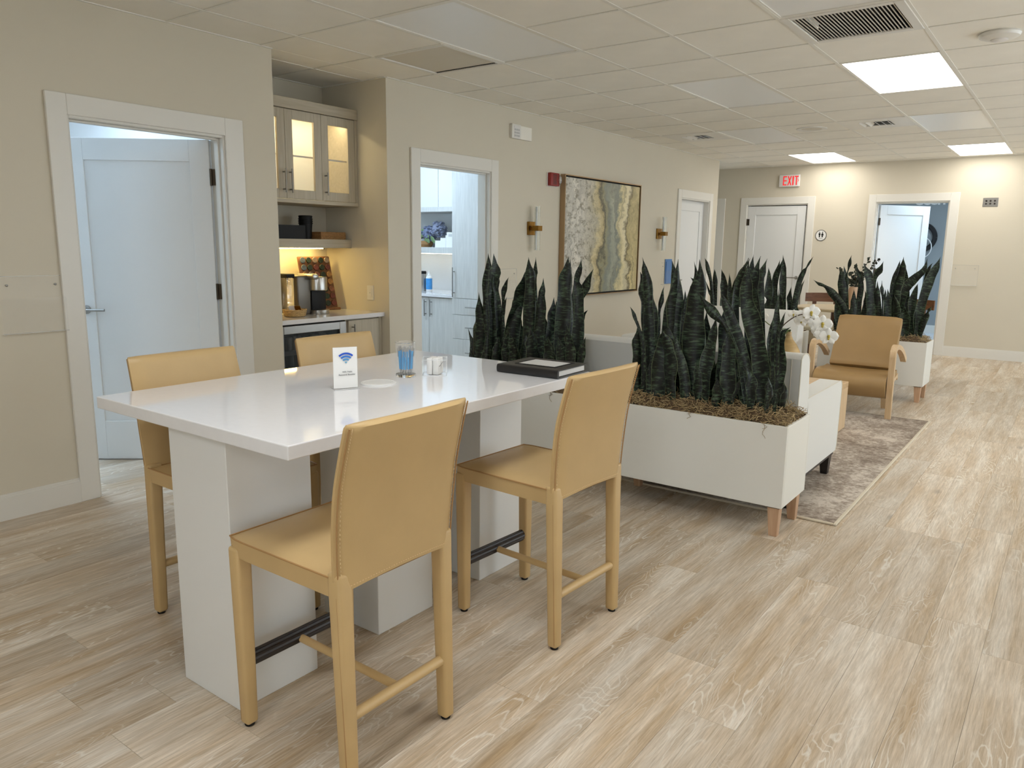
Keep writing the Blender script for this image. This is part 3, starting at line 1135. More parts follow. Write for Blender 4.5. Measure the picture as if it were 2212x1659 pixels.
# leaf swung into the office; its lounge face is seen
hx, hy = -0.125, 0.308
ang = math.atan2(-0.245 - hy, -0.80 - hx)
lf1 = hang(d1, (hx, hy), ang, 0.875, 2.022, knob=(1, -1), hinges=(0.28, 1.10, 1.80))
d2 = door('door_2', 0, 0.0, D2[0], D2[1], 1, HEAD, 'white cased doorway to the pantry cabinets')
d3 = door('door_3', 0, 0.0, D3[0], D3[1], 1, HEAD, 'closed white door near the far corner of the left wall', stops=False)
hang(d3, (-0.09, D3[1] - 0.02), -PI / 2, D3[1] - D3[0] - 0.04, 2.022, knob=(-1, 1))
d4 = door('door_4', 1, D, D4[0], D4[1], -1, HEAD + 0.02, 'closed white washroom door in the far wall under the exit sign', stops=False)
lf4 = hang(d4, (D4[0] + 0.021, D + 0.022), 0.008, D4[1] - D4[0] - 0.055, 2.035, knob=(-1,), hinges=())
for z in (0.28, 1.10, 1.80):
    obj('hinge', MB().tube([(-0.006, -0.026, z - 0.05), (-0.006, -0.026, z + 0.05)], 0.008, 8).box(-0.004, 0.03, -0.022, -0.018, z - 0.048, z + 0.048), 'bronze', lf4)
d5 = door('door_5', 1, D, D5[0], D5[1], -1, HEAD + 0.02, 'open doorway in the far wall showing a blue room', cas=(0.09, 0.105))
lf5 = hang(d5, (D5[0] + 0.03, D + W + 0.02), R(54), 0.88, 2.03, hinges=())
for z in (0.28, 1.10, 1.80):
    obj('hinge', MB().tube([(-0.004, -0.026, z - 0.05), (-0.004, -0.026, z + 0.05)], 0.009, 8).box(-0.024, 0.0, -0.03, -0.02, z - 0.05, z + 0.05), 'bronze', lf5)
d6 = door('door_6', 1, D, D6[0], D6[1], -1, HEAD + 0.02, 'bright narrow doorway at the corridor end', cas=(0.1, 0.12))


# ================================================================== ceiling fixtures
def light_panel(k, j, on, label, cool=False, loc=None, mname='panel_cool'):
    x0, y0 = (GX + k * GS, j * GS) if loc is None else loc
    t = thing('ceiling_light', label, 'ceiling light', (x0, y0, H), 0, 'flush ceiling light panels')
    e = 0.006
    fr = MB()
    w_, l_ = GS - 0.004, 2 * GS - 0.004
    for (a, b, c, d) in ((0.004, 0.022, 0.004, l_), (w_ - 0.018, w_, 0.004, l_), (0.022, w_ - 0.018, 0.004, 0.022), (0.022, w_ - 0.018, l_ - 0.018, l_)):
        fr.box(a, b, c, d, 0.001, 0.02)
    obj('frame', fr, 'grid_white', t, smooth=0)
    obj('diffuser', MB().box(0.022, w_ - 0.018, 0.022, l_ - 0.018, e, 0.018), mname if cool else ('panel_lit' if on else 'panel_off'), t, smooth=0)
    return t


light_panel(4, 5, True, 'lit ceiling panel nearest the viewer, over the lounge rug')
light_panel(1, 13, True, 'lit ceiling panel by the far wall, left one above the exit sign')
light_panel(4, 13, True, 'lit ceiling panel by the far wall, right one above the open doorway')
light_panel(1, 1, False, 'unlit ceiling panel beside the perforated grille, above the table')
light_panel(2, 5, False, 'unlit ceiling panel in mid ceiling, above the painting side of the lounge')
light_panel(1, 9, False, 'unlit ceiling panel right beside the small supply vent by the left wall')
light_panel(4, 9, False, 'unlit ceiling panel between the nearest lit panel and the far right one')
light_panel(4, 1, False, 'unlit ceiling panel cut by the top edge, touching the slatted return grille')
for k, j in ((4, -3), (4, -7), (8, 1), (8, 5)):  # first continues the visible spacing; the others are added for fill light
    light_panel(k, j, True, 'unseen ceiling panel lit to fill the room', j < 0, None, 'panel_near')
light_panel(0, 0, True, 'unseen cool white panel added to light the office', True, (-1.75, -1.2))  # unseen panels added so the side rooms look bright through the doorways
light_panel(0, 0, True, 'unseen cool white panel added to light the pantry', True, (-1.75, 2.1), 'panel_pantry')
light_panel(0, 0, True, 'unseen cool white panel added to light the blue room', True, (2.7, 9.7))
light_panel(0, 0, True, 'unseen cool white panel added to light the corridor end room', True, (-1.4, 9.7))

# linear return grille
t = thing('return_air_grille', 'white ceiling grille with many dark slots near the top right', 'air grille', (GX + 4 * GS, 3 * GS, H))
g = MB()
for (a, b, c, d) in ((0.004, 0.05, 0.004, 0.606), (0.556, 0.606, 0.004, 0.606), (0.05, 0.556, 0.004, 0.045), (0.05, 0.556, 0.56, 0.606)):
    g.bbox(a, b, c, d, -0.004, 0.02, 0.003, 1)
obj('frame', g, 'vent_white', t, smooth=0)
obj('duct', MB().box(0.05, 0.556, 0.045, 0.56, 0.10, 0.11).box(0.05, 0.556, 0.041, 0.045, 0.005, 0.11).box(0.05, 0.556, 0.56, 0.564, 0.005, 0.11).box(0.046, 0.05, 0.045, 0.56, 0.005, 0.06).box(0.556, 0.56, 0.045, 0.56, 0.005, 0.06), 'vent_dark', t, smooth=0)
sl = None
for i in range(27):
    x = 0.05 + 0.506 * (i + 0.5) / 27
    if sl is None:
        sl = obj('slat', MB().box(-0.0019, 0.0019, 0.045, 0.56, 0.001, 0.006), 'vent_grey', t, smooth=0)
        s_ = sl
    else:
        s_ = sl.copy()
        C.objects.link(s_)
    s_.location = (x, 0, 0)

# perforated grille
t = thing('perforated_grille', 'grey perforated ceiling grille beside the coffee recess', 'air grille', (GX, 2 * GS, H))
g = MB()
for (a, b, c, d) in ((0.004, 0.03, 0.004, 0.606), (0.58, 0.606, 0.004, 0.606), (0.03, 0.58, 0.004, 0.03), (0.03, 0.58, 0.58, 0.606)):
    g.bbox(a, b, c, d, -0.002, 0.02, 0.002, 1)
obj('frame', g, 'vent_white', t, smooth=0)
obj('perforated_plate', MB().box(0.03, 0.58, 0.03, 0.565, 0.006, 0.01), 'vent_grey', t, smooth=0)
sg = MB()
for i in range(34):
    sg.box(0.036 + i * 0.016, 0.045 + i * 0.016, 0.567, 0.58, 0.004, 0.012)
obj('slot_row', sg, 'vent_dark', t, smooth=0)

# square diffusers
def diffuser(k, j, label):
    t = thing('supply_vent', label, 'air vent', (GX + k * GS, j * GS, H), 0, 'square supply vents')
    g = MB()
    for (a, b, c, d) in ((0.006, 0.17, 0.006, 0.604), (0.44, 0.604, 0.006, 0.604), (0.17, 0.44, 0.006, 0.17), (0.17, 0.44, 0.44, 0.604)):
        g.box(a, b, c, d, -0.001, 0.006)
    obj('plate', g, 'vent_white', t, smooth=0)
    obj('throat', MB().box(0.165, 0.445, 0.165, 0.445, 0.05, 0.055).box(0.165, 0.17, 0.165, 0.445, 0.0, 0.05).box(0.44, 0.445, 0.165, 0.445, 0.0, 0.05), 'vent_dark', t, smooth=0)
    for i in range(5):
        x = 0.185 + i * 0.056
        T = Matrix.Translation((x, 0, 0.008)) @ Matrix.Rotation(R(-40 if i < 2 else 40), 4, 'Y')
        obj('louver', MB().box(-0.022, 0.022, 0.172, 0.438, -0.0015, 0.0015, T), 'vent_white', t, smooth=0)
    return t


diffuser(3, 9, 'white supply vent left of the pale unlit panel, toward the far right')
diffuser(0, 9, 'white supply vent close to the left wall, above the painting')
t = thing('ceiling_speaker', 'round flush speaker in a ceiling tile between the vents', 'speaker', (1.886, 5.826, H + 0.004))
obj('ring', MB().lathe([(0.10, 0.0), (0.10, -0.005), (0.135, -0.009), (0.150, -0.004), (0.150, 0.0)], 40), 'vent_white', t)
obj('grille_cloth', MB().lathe([(0.0, -0.0045), (0.101, -0.003), (0.101, 0.0)], 40), 'vent_grey', t)
t = thing('access_point', 'round white wireless access point on the ceiling at the right edge', 'access point', (3.745, 2.78, H + 0.004))
obj('body', MB().lathe([(0.098, 0.0), (0.105, -0.010), (0.098, -0.024), (0.07, -0.034), (0.045, -0.037), (0.042, -0.0375)], 40), 'vent_white', t)
obj('cap', MB().lathe([(0.043, -0.034), (0.044, -0.040), (0.034, -0.045), (0.0, -0.047)], 32), 'exit_white', t)

# ================================================================== high table
TZ = 0.90
TX0, TX1, TY0, TY1 = 1.68, 2.69, -1.31, 0.21
t = thing('high_table', 'white high table with glossy quartz top on three square columns', 'table', ((TX0 + TX1) / 2, (TY0 + TY1) / 2, 0))
ox, oy = t.location.x, t.location.y
obj('table_top', MB().bbox(TX0 - ox, TX1 - ox, TY0 - oy, TY1 - oy, TZ - 0.04, TZ, 0.003, 2), 'quartz_white', t, smooth=0)
for (y0, y1) in ((-1.275, -0.975), (-0.695, -0.405), (-0.11, 0.18)):
    obj('column', MB().bbox(2.055 - ox, 2.355 - ox, y0 - oy, y1 - oy, 0.0, TZ - 0.04, 0.002, 1), 'lacquer_white', t, smooth=0)


# ================================================================== counter stools
def make_stool():
    """leather-wrapped stool; origin on the floor, +y is the front"""
    t = thing('counter_stool', 'stool', 'stool')
    lm = 'tan_leather'
    hw, fy, ry = 0.192, 0.207, -0.222
    # seat: crowned pad
    nx, ny = 12, 12
    x0, x1, y0, y1 = -0.214, 0.214, -0.205, 0.232
    vs, fs = [], []
    for j in range(ny + 1):
        for i in range(nx + 1):
            u, v = i / nx * 2 - 1, j / ny * 2 - 1
            ex = (1 - abs(u) ** 5) * (1 - abs(v) ** 5)
            x = x0 + (x1 - x0) * i / nx
            y = y0 + (y1 - y0) * j / ny
            # rounded plan corners at the front
            if v > 0.6:
                x *= 1 - 0.05 * ((v - 0.6) / 0.4) ** 3
            vs.append((x, y, 0.588 + 0.020 * ex - 0.004 * math.exp(-((u * u + v * v) * 3))))
    for j in range(ny):
        for i in range(nx):
            a = j * (nx + 1) + i
            fs.append((a, a + 1, a + nx + 2, a + nx + 1))
    ring = [i for i in range(nx + 1)] + [(j + 1) * (nx + 1) + nx for j in range(ny)] + [ny * (nx + 1) + i for i in range(nx - 1, -1, -1)] + [j * (nx + 1) for j in range(ny - 1, 0, -1)]
    mb = MB()
    mb.add(vs, fs)
    n0 = len(mb.v)
    for i in ring:
        mb.v.append(Vector((vs[i][0] * 0.985, vs[i][1] * 0.985, 0.535)))
    m_ = len(ring)
    for q in range(m_):
        r_ = (q + 1) % m_
        mb.f.append([ring[r_], ring[q], n0 + q, n0 + r_])
    mb.f.append([n0 + q for q in range(m_)])
    seat = obj('seat', mb, lm, t, smooth=50)
    pts = [Vector((vs[i][0], vs[i][1], vs[i][2] + 0.001)) for i in ring]
    pts.append(pts[0])
    obj('piping', MB().tube(pts, 0.0028, 6, cap=False), 'tan_piping', seat)
    # back: curved slab, leaning outwards
    prof = smooth_path([(-0.222, 0.548), (-0.226, 0.66), (-0.240, 0.80), (-0.262, 0.90), (-0.285, 0.985)], 16)

    def half_w(z):
        f = (z - 0.548) / 0.437
        return 0.213 + 0.006 * math.sin(PI * f) + 0.006 * f
    mb = MB()
    rows = []
    nu = 14
    for (y, z) in prof:
        row_o, row_i = [], []
        w_ = half_w(z)
        for i in range(nu + 1):
            u = i / nu * 2 - 1
            e = math.sqrt(max(0, 1 - abs(u) ** 9))
            cv = 0.010 * (1 - u * u)
            th = 0.004 + 0.015 * e
            zz = z
            if z < 0.6:
                zz = z + 0.016 * (1 - u * u) * (0.6 - z) / 0.052
            row_o.append((u * w_, y - cv - th, zz))
            row_i.append((u * w_, y - cv + th, zz))
        rows.append(row_o + row_i[::-1])
    n = len(rows[0])
    for r_ in rows:
        mb.v.extend(Vector(p) for p in r_)
    for a in range(len(rows) - 1):
        for i in range(n):
            j = (i + 1) % n
            mb.f.append([a * n + i, a * n + j, (a + 1) * n + j, (a + 1) * n + i])
    mb.f.append(list(range(n))[::-1])
    top = []
    for i in range(n):
        p = rows[-1][i]
        mb.v.append(Vector((p[0] * 0.985, -0.2875 - 0.010 * (1 - (p[0] / 0.22) ** 2) + (p[1] + 0.285 + 0.010 * (1 - (p[0] / 0.22) ** 2)) * 0.45, 0.993)))
        top.append(len(mb.v) - 1)
    b0 = (len(rows) - 1) * n
    for i in range(n):
        j = (i + 1) % n
        mb.f.append([b0 + i, b0 + j, top[j], top[i]])
    mb.f.append(top)
    back = obj('backrest', mb, lm, t, smooth=50)
    for sx in (-1, 1):
        pp = [(sx * (half_w(z) - 0.004), y - 0.013, z + (0.0 if z > 0.6 else 0.0)) for (y, z) in prof]
        obj('edge_seam', MB().tube(pp, 0.0022, 6), 'tan_piping', back)
        st = MB()
        for k in range(48):
            f = k / 48 * 15.8 + 0.1
            i = int(f)
            g_ = f - i
            y = prof[i][0] * (1 - g_) + prof[i + 1][0] * g_
            z = prof[i][1] * (1 - g_) + prof[i + 1][1] * g_
            w_ = half_w(z) - 0.013
            u = w_ / half_w(z)
            cv = 0.010 * (1 - u * u)
            e = math.sqrt(max(0, 1 - abs(u) ** 9))
            yo = y - cv - 0.004 - 0.015 * e
            st.box(sx * w_ - 0.0007, sx * w_ + 0.0007, yo - 0.0008, yo + 0.001, z, z + 0.005)
        obj('stitching', st, 'thread', back, smooth=0)
    st = MB()
    for k in range(44):
        x = -0.195 + k * 0.0089
        u = x / 0.213
        zz = 0.560 + 0.016 * (1 - u * u) * 0.8
        yo = -0.222 - 0.010 * (1 - u * u) - 0.004 - 0.015 * math.sqrt(1 - abs(u) ** 9)
        st.box(x, x + 0.005, yo - 0.0012, yo + 0.001, zz - 0.0007, zz + 0.0007)
    obj('stitching', st, 'thread', back, smooth=0)
    # legs
    for sx in (-1, 1):
        for fr in (1, -1):
            y_t = fy + 0.002 if fr > 0 else ry + 0.004
            y_b = fy - 0.002 if fr > 0 else ry - 0.012
            lg = MB().taper((sx * (hw - 0.002), y_b), 0.040, 0.040, 0.008, (sx * (hw - 0.002), y_t), 0.050, 0.048, 0.562 if fr > 0 else 0.600, 0.010, seg=3)
            lo = obj('leg', lg, lm, t, smooth=50)
            sm = MB().tube([(sx * (hw + 0.016), y_b + (-0.012 if fr < 0 else 0.012), 0.02), (sx * (hw + 0.0205), y_t + (-0.013 if fr < 0 else 0.013), 0.54)], 0.0024, 6)
            obj('seam', sm, 'tan_piping', lo)
            obj('glide', MB().lathe([(0.014, 0.0), (0.015, 0.004), (0.013, 0.010)], 14, c=(sx * (hw - 0.002), y_b, 0)), 'black_plastic', lo)
    # foot bar: dark ribbed sleeve
    poly = []
    zc, yc = 0.205, fy
    for k in range(24):
        a = 2 * PI * k / 24
        rr = 0.021 if k % 2 == 0 else 0.018
        poly.append((yc + rr * 0.85 * math.cos(a), zc + rr * 1.15 * math.sin(a)))
    obj('foot_bar', MB().prism(poly, -0.176, 0.176, 0), 'espresso_metal', t, smooth=0)
    obj('rear_stretcher', MB().tube([(-0.18, ry - 0.008, 0.195), (0.18, ry - 0.008, 0.195)], 0.0155, 12), lm, t)
    obj('cross_stretcher', MB().tube([(0, fy - 0.014, 0.198), (0, ry + 0.004, 0.193)], 0.0125, 12), lm, t)
    return t


stool0 = make_stool()
SPOTS = [(2.640, -1.105, R(90), 'tan leather counter stool nearest the viewer, its back cut across the table front'),
         (2.690, -0.175, R(87), 'tan leather counter stool with its seat fully in view before the white planter'),
         (1.800, -0.895, R(-90), 'tan leather counter stool across the table in front of the open office door'),
         (1.800, -0.150, R(-91), 'tan leather counter stool across the table in front of the coffee recess')]
for k, (x, y, rz, lab) in enumerate(SPOTS):
    s_ = stool0 if k == 0 else copy_tree(stool0)
    s_.location = (x, y, 0)
    s_.rotation_euler = (0, 0, rz)
    tag(s_, lab, 'stool', 'counter stools around the high table')

# ================================================================== things on the table
# sign in an acrylic stand
sx_, sy_ = 2.206, -0.690
t = thing('sign_stand', 'clear acrylic stand holding a white card with a blue wireless symbol', 'sign', (sx_, sy_, TZ), math.atan2(0.077, 0.037))
# local x along the card, local -y faces the viewer
obj('acrylic_base', MB().bbox(-0.046, 0.046, -0.026, 0.034, 0.0, 0.003, 0.001, 1), 'acrylic_edge', t, smooth=0)
obj('acrylic_sleeve', MB().sheet(-0.0455, 0.0455, 0.003, 0.152, 0, frame_T((0, -0.0028, 0), (1, 0, 0))).sheet(-0.0455, 0.0455, 0.003, 0.152, 0, frame_T((0, 0.0028, 0), (1, 0, 0))), 'acrylic', t, smooth=0)
card = obj('card', MB().box(-0.043, 0.043, -0.0012, 0.0012, 0.004, 0.150), 'paper', t, smooth=0)
Tc = frame_T((0.002, -0.0036, 0.092), (1, 0, 0))
for k, (r0, r1, mname) in enumerate(((0.0, 0.0075, 'blue_pale'), (0.0125, 0.0185, 'blue_light'), (0.0225, 0.0290, 'blue_mid'), (0.033, 0.0395, 'blue_dark'))):
    a0, a1 = R(48), R(132)
    pts = []
    n = 14
    for i in range(n + 1):
        a = a0 + (a1 - a0) * i / n
        pts.append((r1 * math.cos(a), r1 * math.sin(a)))
    for i in range(n + 1):
        a = a1 - (a1 - a0) * i / n
        if r0 == 0:
            pts.append((0, 0))
            break
        pts.append((r0 * math.cos(a), r0 * math.sin(a)))
    obj('wireless_arc', MB().prism([(x, y) for x, y in pts], 0.0, 0.0004, 2, Tc), mname, card, smooth=0)
text_mesh('print', 'WiFi: Public', 0.0075, 'ink', card, frame_T((0.006, -0.0036, 0.062), (1, 0, 0)), 0.0002)
text_mesh('print', 'Password: Beautiful', 0.0075, 'ink', card, frame_T((0.004, -0.0036, 0.052), (1, 0, 0)), 0.0002)

t = thing('wireless_charger', 'flat round white charging pad set in the table top', 'charger', (2.214, -0.539, TZ))
obj('pad', MB().lathe([(0.067, 0.0), (0.067, 0.003), (0.065, 0.0045), (0.056, 0.0048), (0.0, 0.0045)], 48), 'lacquer_white', t)
obj('ring', MB().tube([(0.056 * math.cos(2 * PI * k / 48), 0.056 * math.sin(2 * PI * k / 48), 0.0046) for k in range(49)], 0.0012, 6, cap=False), 'paper', t)

# glass of pens
cx, cy = 2.180, -0.360
t = thing('pen_glass', 'clear glass tumbler holding blue pens', 'glass', (cx, cy, TZ))
tm = MB()
vs, fs = [], []
for z, r_ in ((0.010, 0.0388), (0.134, 0.0398)):
    vs += [(r_ * math.cos(2 * PI * k / 40), r_ * math.sin(2 * PI * k / 40), z) for k in range(40)]
for k in range(40):
    fs.append((k, (k + 1) % 40, 40 + (k + 1) % 40, 40 + k))
tm.add(vs, fs)
obj('tumbler', tm, 'tumbler_glass', t)
obj('base', MB().lathe([(0.0, 0.0), (0.037, 0.0), (0.039, 0.004), (0.039, 0.010), (0.0, 0.0115)], 40), 'clear_glass', t)
obj('rim', MB().tube([(0.0394 * math.cos(2 * PI * k / 48), 0.0394 * math.sin(2 * PI * k / 48), 0.1345) for k in range(49)], 0.0014, 8, cap=False), 'clear_glass', t)
pr = random.Random(11)
for k in range(12):
    a = 2 * PI * k / 12 + 0.2
    rb = 0.020 + 0.004 * pr.random()
    rt_ = 0.024 + 0.006 * pr.random()
    a2 = a + pr.uniform(-0.35, 0.35)
    p0 = Vector((cx + rb * math.cos(a), cy + rb * math.sin(a), TZ + 0.0135))
    p1 = Vector((cx + rt_ * math.cos(a2), cy + rt_ * math.sin(a2), TZ + 0.013 + 0.105))
    d = (p1 - p0).normalized()
    p = thing('pen', 'blue pen with silver tip and clip standing in the glass', 'pen', p0, 0, 'blue pens in the glass tumbler')
    obj('tip', MB().tube([(0, 0, 0), d * 0.004, d * 0.017], [0.0010, 0.0022, 0.0042], 8), 'silver_tip', p)
    obj('barrel', MB().tube([d * 0.017, d * 0.088], [0.0045, 0.0045], 8), 'blue_pen', p)
    out = Vector((math.cos(a2), math.sin(a2), 0)) * 0.0065
    obj('clip', MB().tube([d * 0.088, d * 0.100, d * 0.106], [0.0046, 0.0040, 0.002], 8).tube([d * 0.098 + out * 0.3, d * 0.097 + out, d * 0.066 + out], 0.0012, 6), 'silver_tip', p)

# acrylic cube with two coasters / tissue packs
bx, by = 2.232, -0.248
rzb = R(40)
t = thing('acrylic_holder', 'small clear acrylic cube holder right of the pens', 'holder', (bx, by, TZ), rzb)
hb = MB()
for (o_, x_) in (((-0.047, 0, 0), (0, 1, 0)), ((0.047, 0, 0), (0, 1, 0)), ((0, -0.047, 0), (1, 0, 0)), ((0, 0.047, 0), (1, 0, 0))):
    hb.sheet(-0.047, 0.047, 0.001, 0.064, 0, frame_T(o_, x_))
obj('walls', hb, 'acrylic', t, smooth=0)
hr = MB()
for (a, b, c, d) in ((-0.048, -0.0455, -0.048, 0.048), (0.0455, 0.048, -0.048, 0.048), (-0.0455, 0.0455, 0.0455, 0.048), (-0.0455, 0.0455, -0.048, -0.0455)):
    hr.box(a, b, c, d, 0.0625, 0.065).box(a, b, c, d, 0.0, 0.0025)
for (a, b) in ((-0.047, -0.047), (0.047, -0.047), (-0.047, 0.047), (0.047, 0.047)):
    hr.box(a - 0.0012, a + 0.0012, b - 0.0012, b + 0.0012, 0.0025, 0.0625)
obj('rim', hr, 'acrylic_edge', t, smooth=0)
ca, sa = math.cos(rzb + R(50)), math.sin(rzb + R(50))
for k, (dx, lab) in enumerate(((-0.0125, 'plain white coaster block in the acrylic cube, left one'), (0.0125, 'white coaster block with a small bird print in the acrylic cube'))):
    q = thing('coaster_block', lab, 'coaster', (bx + dx * 0.9, by + dx * 0.45, TZ + 0.002), R(112), 'coasters in the acrylic cube')
    obj('block', MB().bbox(-0.030, 0.030, -0.011, 0.011, 0, 0.066, 0.003, 2), 'paper', q)
    if k:
        pb = MB().prism([(0.000, 0.012), (0.006, 0.030), (0.004, 0.048), (0.000, 0.058), (-0.004, 0.044), (-0.003, 0.028)], 0.0, 0.0004, 2, frame_T((0.004, -0.0112, 0), (1, 0, 0)))
        obj('bird_print', pb, 'card_grey', q, smooth=0)
        obj('branch_print', MB().tube([(-0.016, -0.0115, 0.032), (0.0, -0.0115, 0.036), (0.022, -0.0115, 0.044)], 0.0009, 6), 'ink', q)

# black ring binder
t = thing('binder', 'black leather ring binder lying at the far end of the table', 'binder', (2.52, 0.085, TZ), R(2))
obj('cover', MB().bbox(-0.135, 0.155, -0.115, 0.118, 0.0, 0.004, 0.0015, 1).bbox(-0.135, 0.155, -0.115, 0.118, 0.030, 0.0345, 0.0015, 2), 'black_leather', t, smooth=0)
obj('spine', MB().prism(smooth_path([(-0.115, 0.001), (-0.125, 0.004), (-0.128, 0.017), (-0.125, 0.031), (-0.115, 0.0345)], 10), -0.135, 0.155, 0), 'black_leather', t, smooth=60)
obj('pages', MB().box(-0.128, 0.142, -0.108, 0.108, 0.006, 0.026), 'paper', t, smooth=0)
obj('label_window', MB().box(-0.075, 0.100, -0.06, 0.075, 0.0343, 0.0352), 'card_grey', t, smooth=0)
fr = MB()
for (a, b, c, d) in ((-0.085, 0.110, -0.07, -0.06), (-0.085, 0.110, 0.075, 0.085), (-0.085, -0.075, -0.06, 0.075), (0.100, 0.110, -0.06, 0.075)):
    fr.box(a, b, c, d, 0.0343, 0.0362)
obj('window_border', fr, 'black_plastic', t, smooth=0)


# ================================================================== things on the left wall
def doc_holder(name, label, origin, xdir, w_, h_, flap, group):
    t = thing(name, label, 'holder', origin, 0, group)
    T = frame_T((0, 0, 0), xdir)
    obj('back_sheet', MB().sheet(-w_ / 2, w_ / 2, 0, h_, 0.0035, T), 'acrylic', t, smooth=0)
    pk = MB().sheet(-w_ / 2, w_ / 2, 0.0, flap, 0.024, T)
    obj('pocket', pk, 'acrylic', t, smooth=0)
    ed = MB().box(-w_ / 2, w_ / 2, h_ - 0.002, h_, 0.0008, 0.0045, T).box(-w_ / 2, w_ / 2, -0.002, 0.001, 0.004, 0.026, T).box(w_ / 2 - 0.002, w_ / 2, 0, h_, 0.0008, 0.0045, T)
    obj('edge', ed, 'acrylic_edge', t, smooth=0)
    for x in (-w_ / 2 + 0.04, w_ / 2 - 0.04):
        obj('screw', MB().lathe([(0.006, 0), (0.006, 0.003), (0.003, 0.005), (0, 0.005)], 14, T @ Matrix.Translation((x, h_ - 0.045, 0.004))), 'satin_steel', t)
    return t


G_H = 'clear wall document holders'
doc_holder('document_holder', 'clear acrylic document holder cut by the left photo edge', (0.0, -0.815, 0.945), (0, 1, 0), 0.305, 0.285, 0.175, G_H)
doc_holder('document_holder', 'clear acrylic document holder partly behind the left snake plants', (0.0, 3.20, 0.925), (0, 1, 0), 0.29, 0.27, 0.17, G_H)
doc_holder('document_holder', 'clear acrylic document holder filled with a blue brochure', (0.0, 6.58, 0.945), (0, 1, 0), 0.29, 0.27, 0.17, G_H)
t = thing('brochure', 'blue brochure standing in the acrylic holder beside the closed left door', 'brochure', (0.0, 6.62, 0.949))
obj('leaflet', MB().bbox(0.006, 0.012, -0.09, 0.10, 0, 0.31, 0.002, 1).bbox(0.013, 0.019, -0.07, 0.11, 0, 0.28, 0.002, 1), 'brochure_blue', t, smooth=0)

t = thing('control_panel', 'beige keypad control panel high on the wall left of the painting', 'control panel', (0.0, 3.37, 2.42))
T = frame_T((0, 0, 0), (0, 1, 0))
obj('housing', MB().bbox(-0.155, -0.02, -0.062, 0.062, 0, 0.030, 0.004, 2, T), 'vent_white', t)
obj('cover', MB().bbox(-0.02, 0.155, -0.060, 0.056, 0, 0.026, 0.003, 2, T), 'tile_white', t)
obj('keypad', MB().bbox(-0.128, -0.040, -0.052, 0.046, 0.029, 0.033, 0.002, 1, T), 'exit_white', t)
for r_ in range(3):
    for c_ in range(3):
        obj('key', MB().bbox(-0.122 + c_ * 0.027, -0.102 + c_ * 0.027, -0.046 + r_ * 0.026, -0.030 + r_ * 0.026, 0.032, 0.036, 0.0015, 1, T), 'card_grey', t, smooth=0)

t = thing('fire_alarm', 'red fire alarm horn with clear strobe left of the painting', 'fire alarm', (0.0, 3.925, 2.045))
obj('back_plate', MB().bbox(-0.105, 0.09, -0.065, 0.065, 0, 0.010, 0.003, 1, T), 'exit_white', t, smooth=0)
obj('housing', MB().bbox(-0.098, 0.055, -0.062, 0.062, 0.008, 0.048, 0.006, 2, T), 'red_plastic', t)
for i in range(8):
    obj('slot', MB().box(-0.06, 0.0, -0.045 + i * 0.012, -0.040 + i * 0.012, 0.047, 0.0495, T), 'frame_black', t, smooth=0)
obj('strobe', MB().ball((0.055, 0, 0.03), 0.032, 0.052, 0.040, 14, 9, T), 'clear_glass', t)
obj('flash_tube', MB().tube([T @ Vector((0.055, -0.03, 0.035)), T @ Vector((0.055, 0.03, 0.035))], 0.006, 8), 'silver_tip', t)

# painting in a floater frame
PY0, PY1, PZ0, PZ1, PD = 4.062, 5.690, 0.893, 2.110, 0.062
t = thing('painting', 'large abstract poured painting in olive and cream, bronze frame', 'painting', (0.0, (PY0 + PY1) / 2, PZ0))
hw_, hh_ = (PY1 - PY0) / 2, PZ1 - PZ0
fr = MB()
e = 0.010
fr.box(-hw_, -hw_ + e, 0, hh_, 0.004, PD, T).box(hw_ - e, hw_, 0, hh_, 0.004, PD, T).box(-hw_ + e, hw_ - e, 0, e, 0.004, PD, T).box(-hw_ + e, hw_ - e, hh_ - e, hh_, 0.004, PD, T)
obj('frame', fr, 'champagne', t, smooth=0)
obj('backing', MB().box(-hw_ + e, hw_ - e, e, hh_ - e, 0.002, 0.02, T), 'frame_black', t, smooth=0)
cv = MB()
i_ = e + 0.016
cv.box(-hw_ + i_, hw_ - i_, i_, hh_ - i_, 0.018, PD - 0.008, T)
uvs = []
for v in cv.v:
    uvs.append(((v.y + hw_) / (2 * hw_), v.z / hh_))
obj('canvas', cv, 'poured_paint', t, smooth=0, uv=uvs)


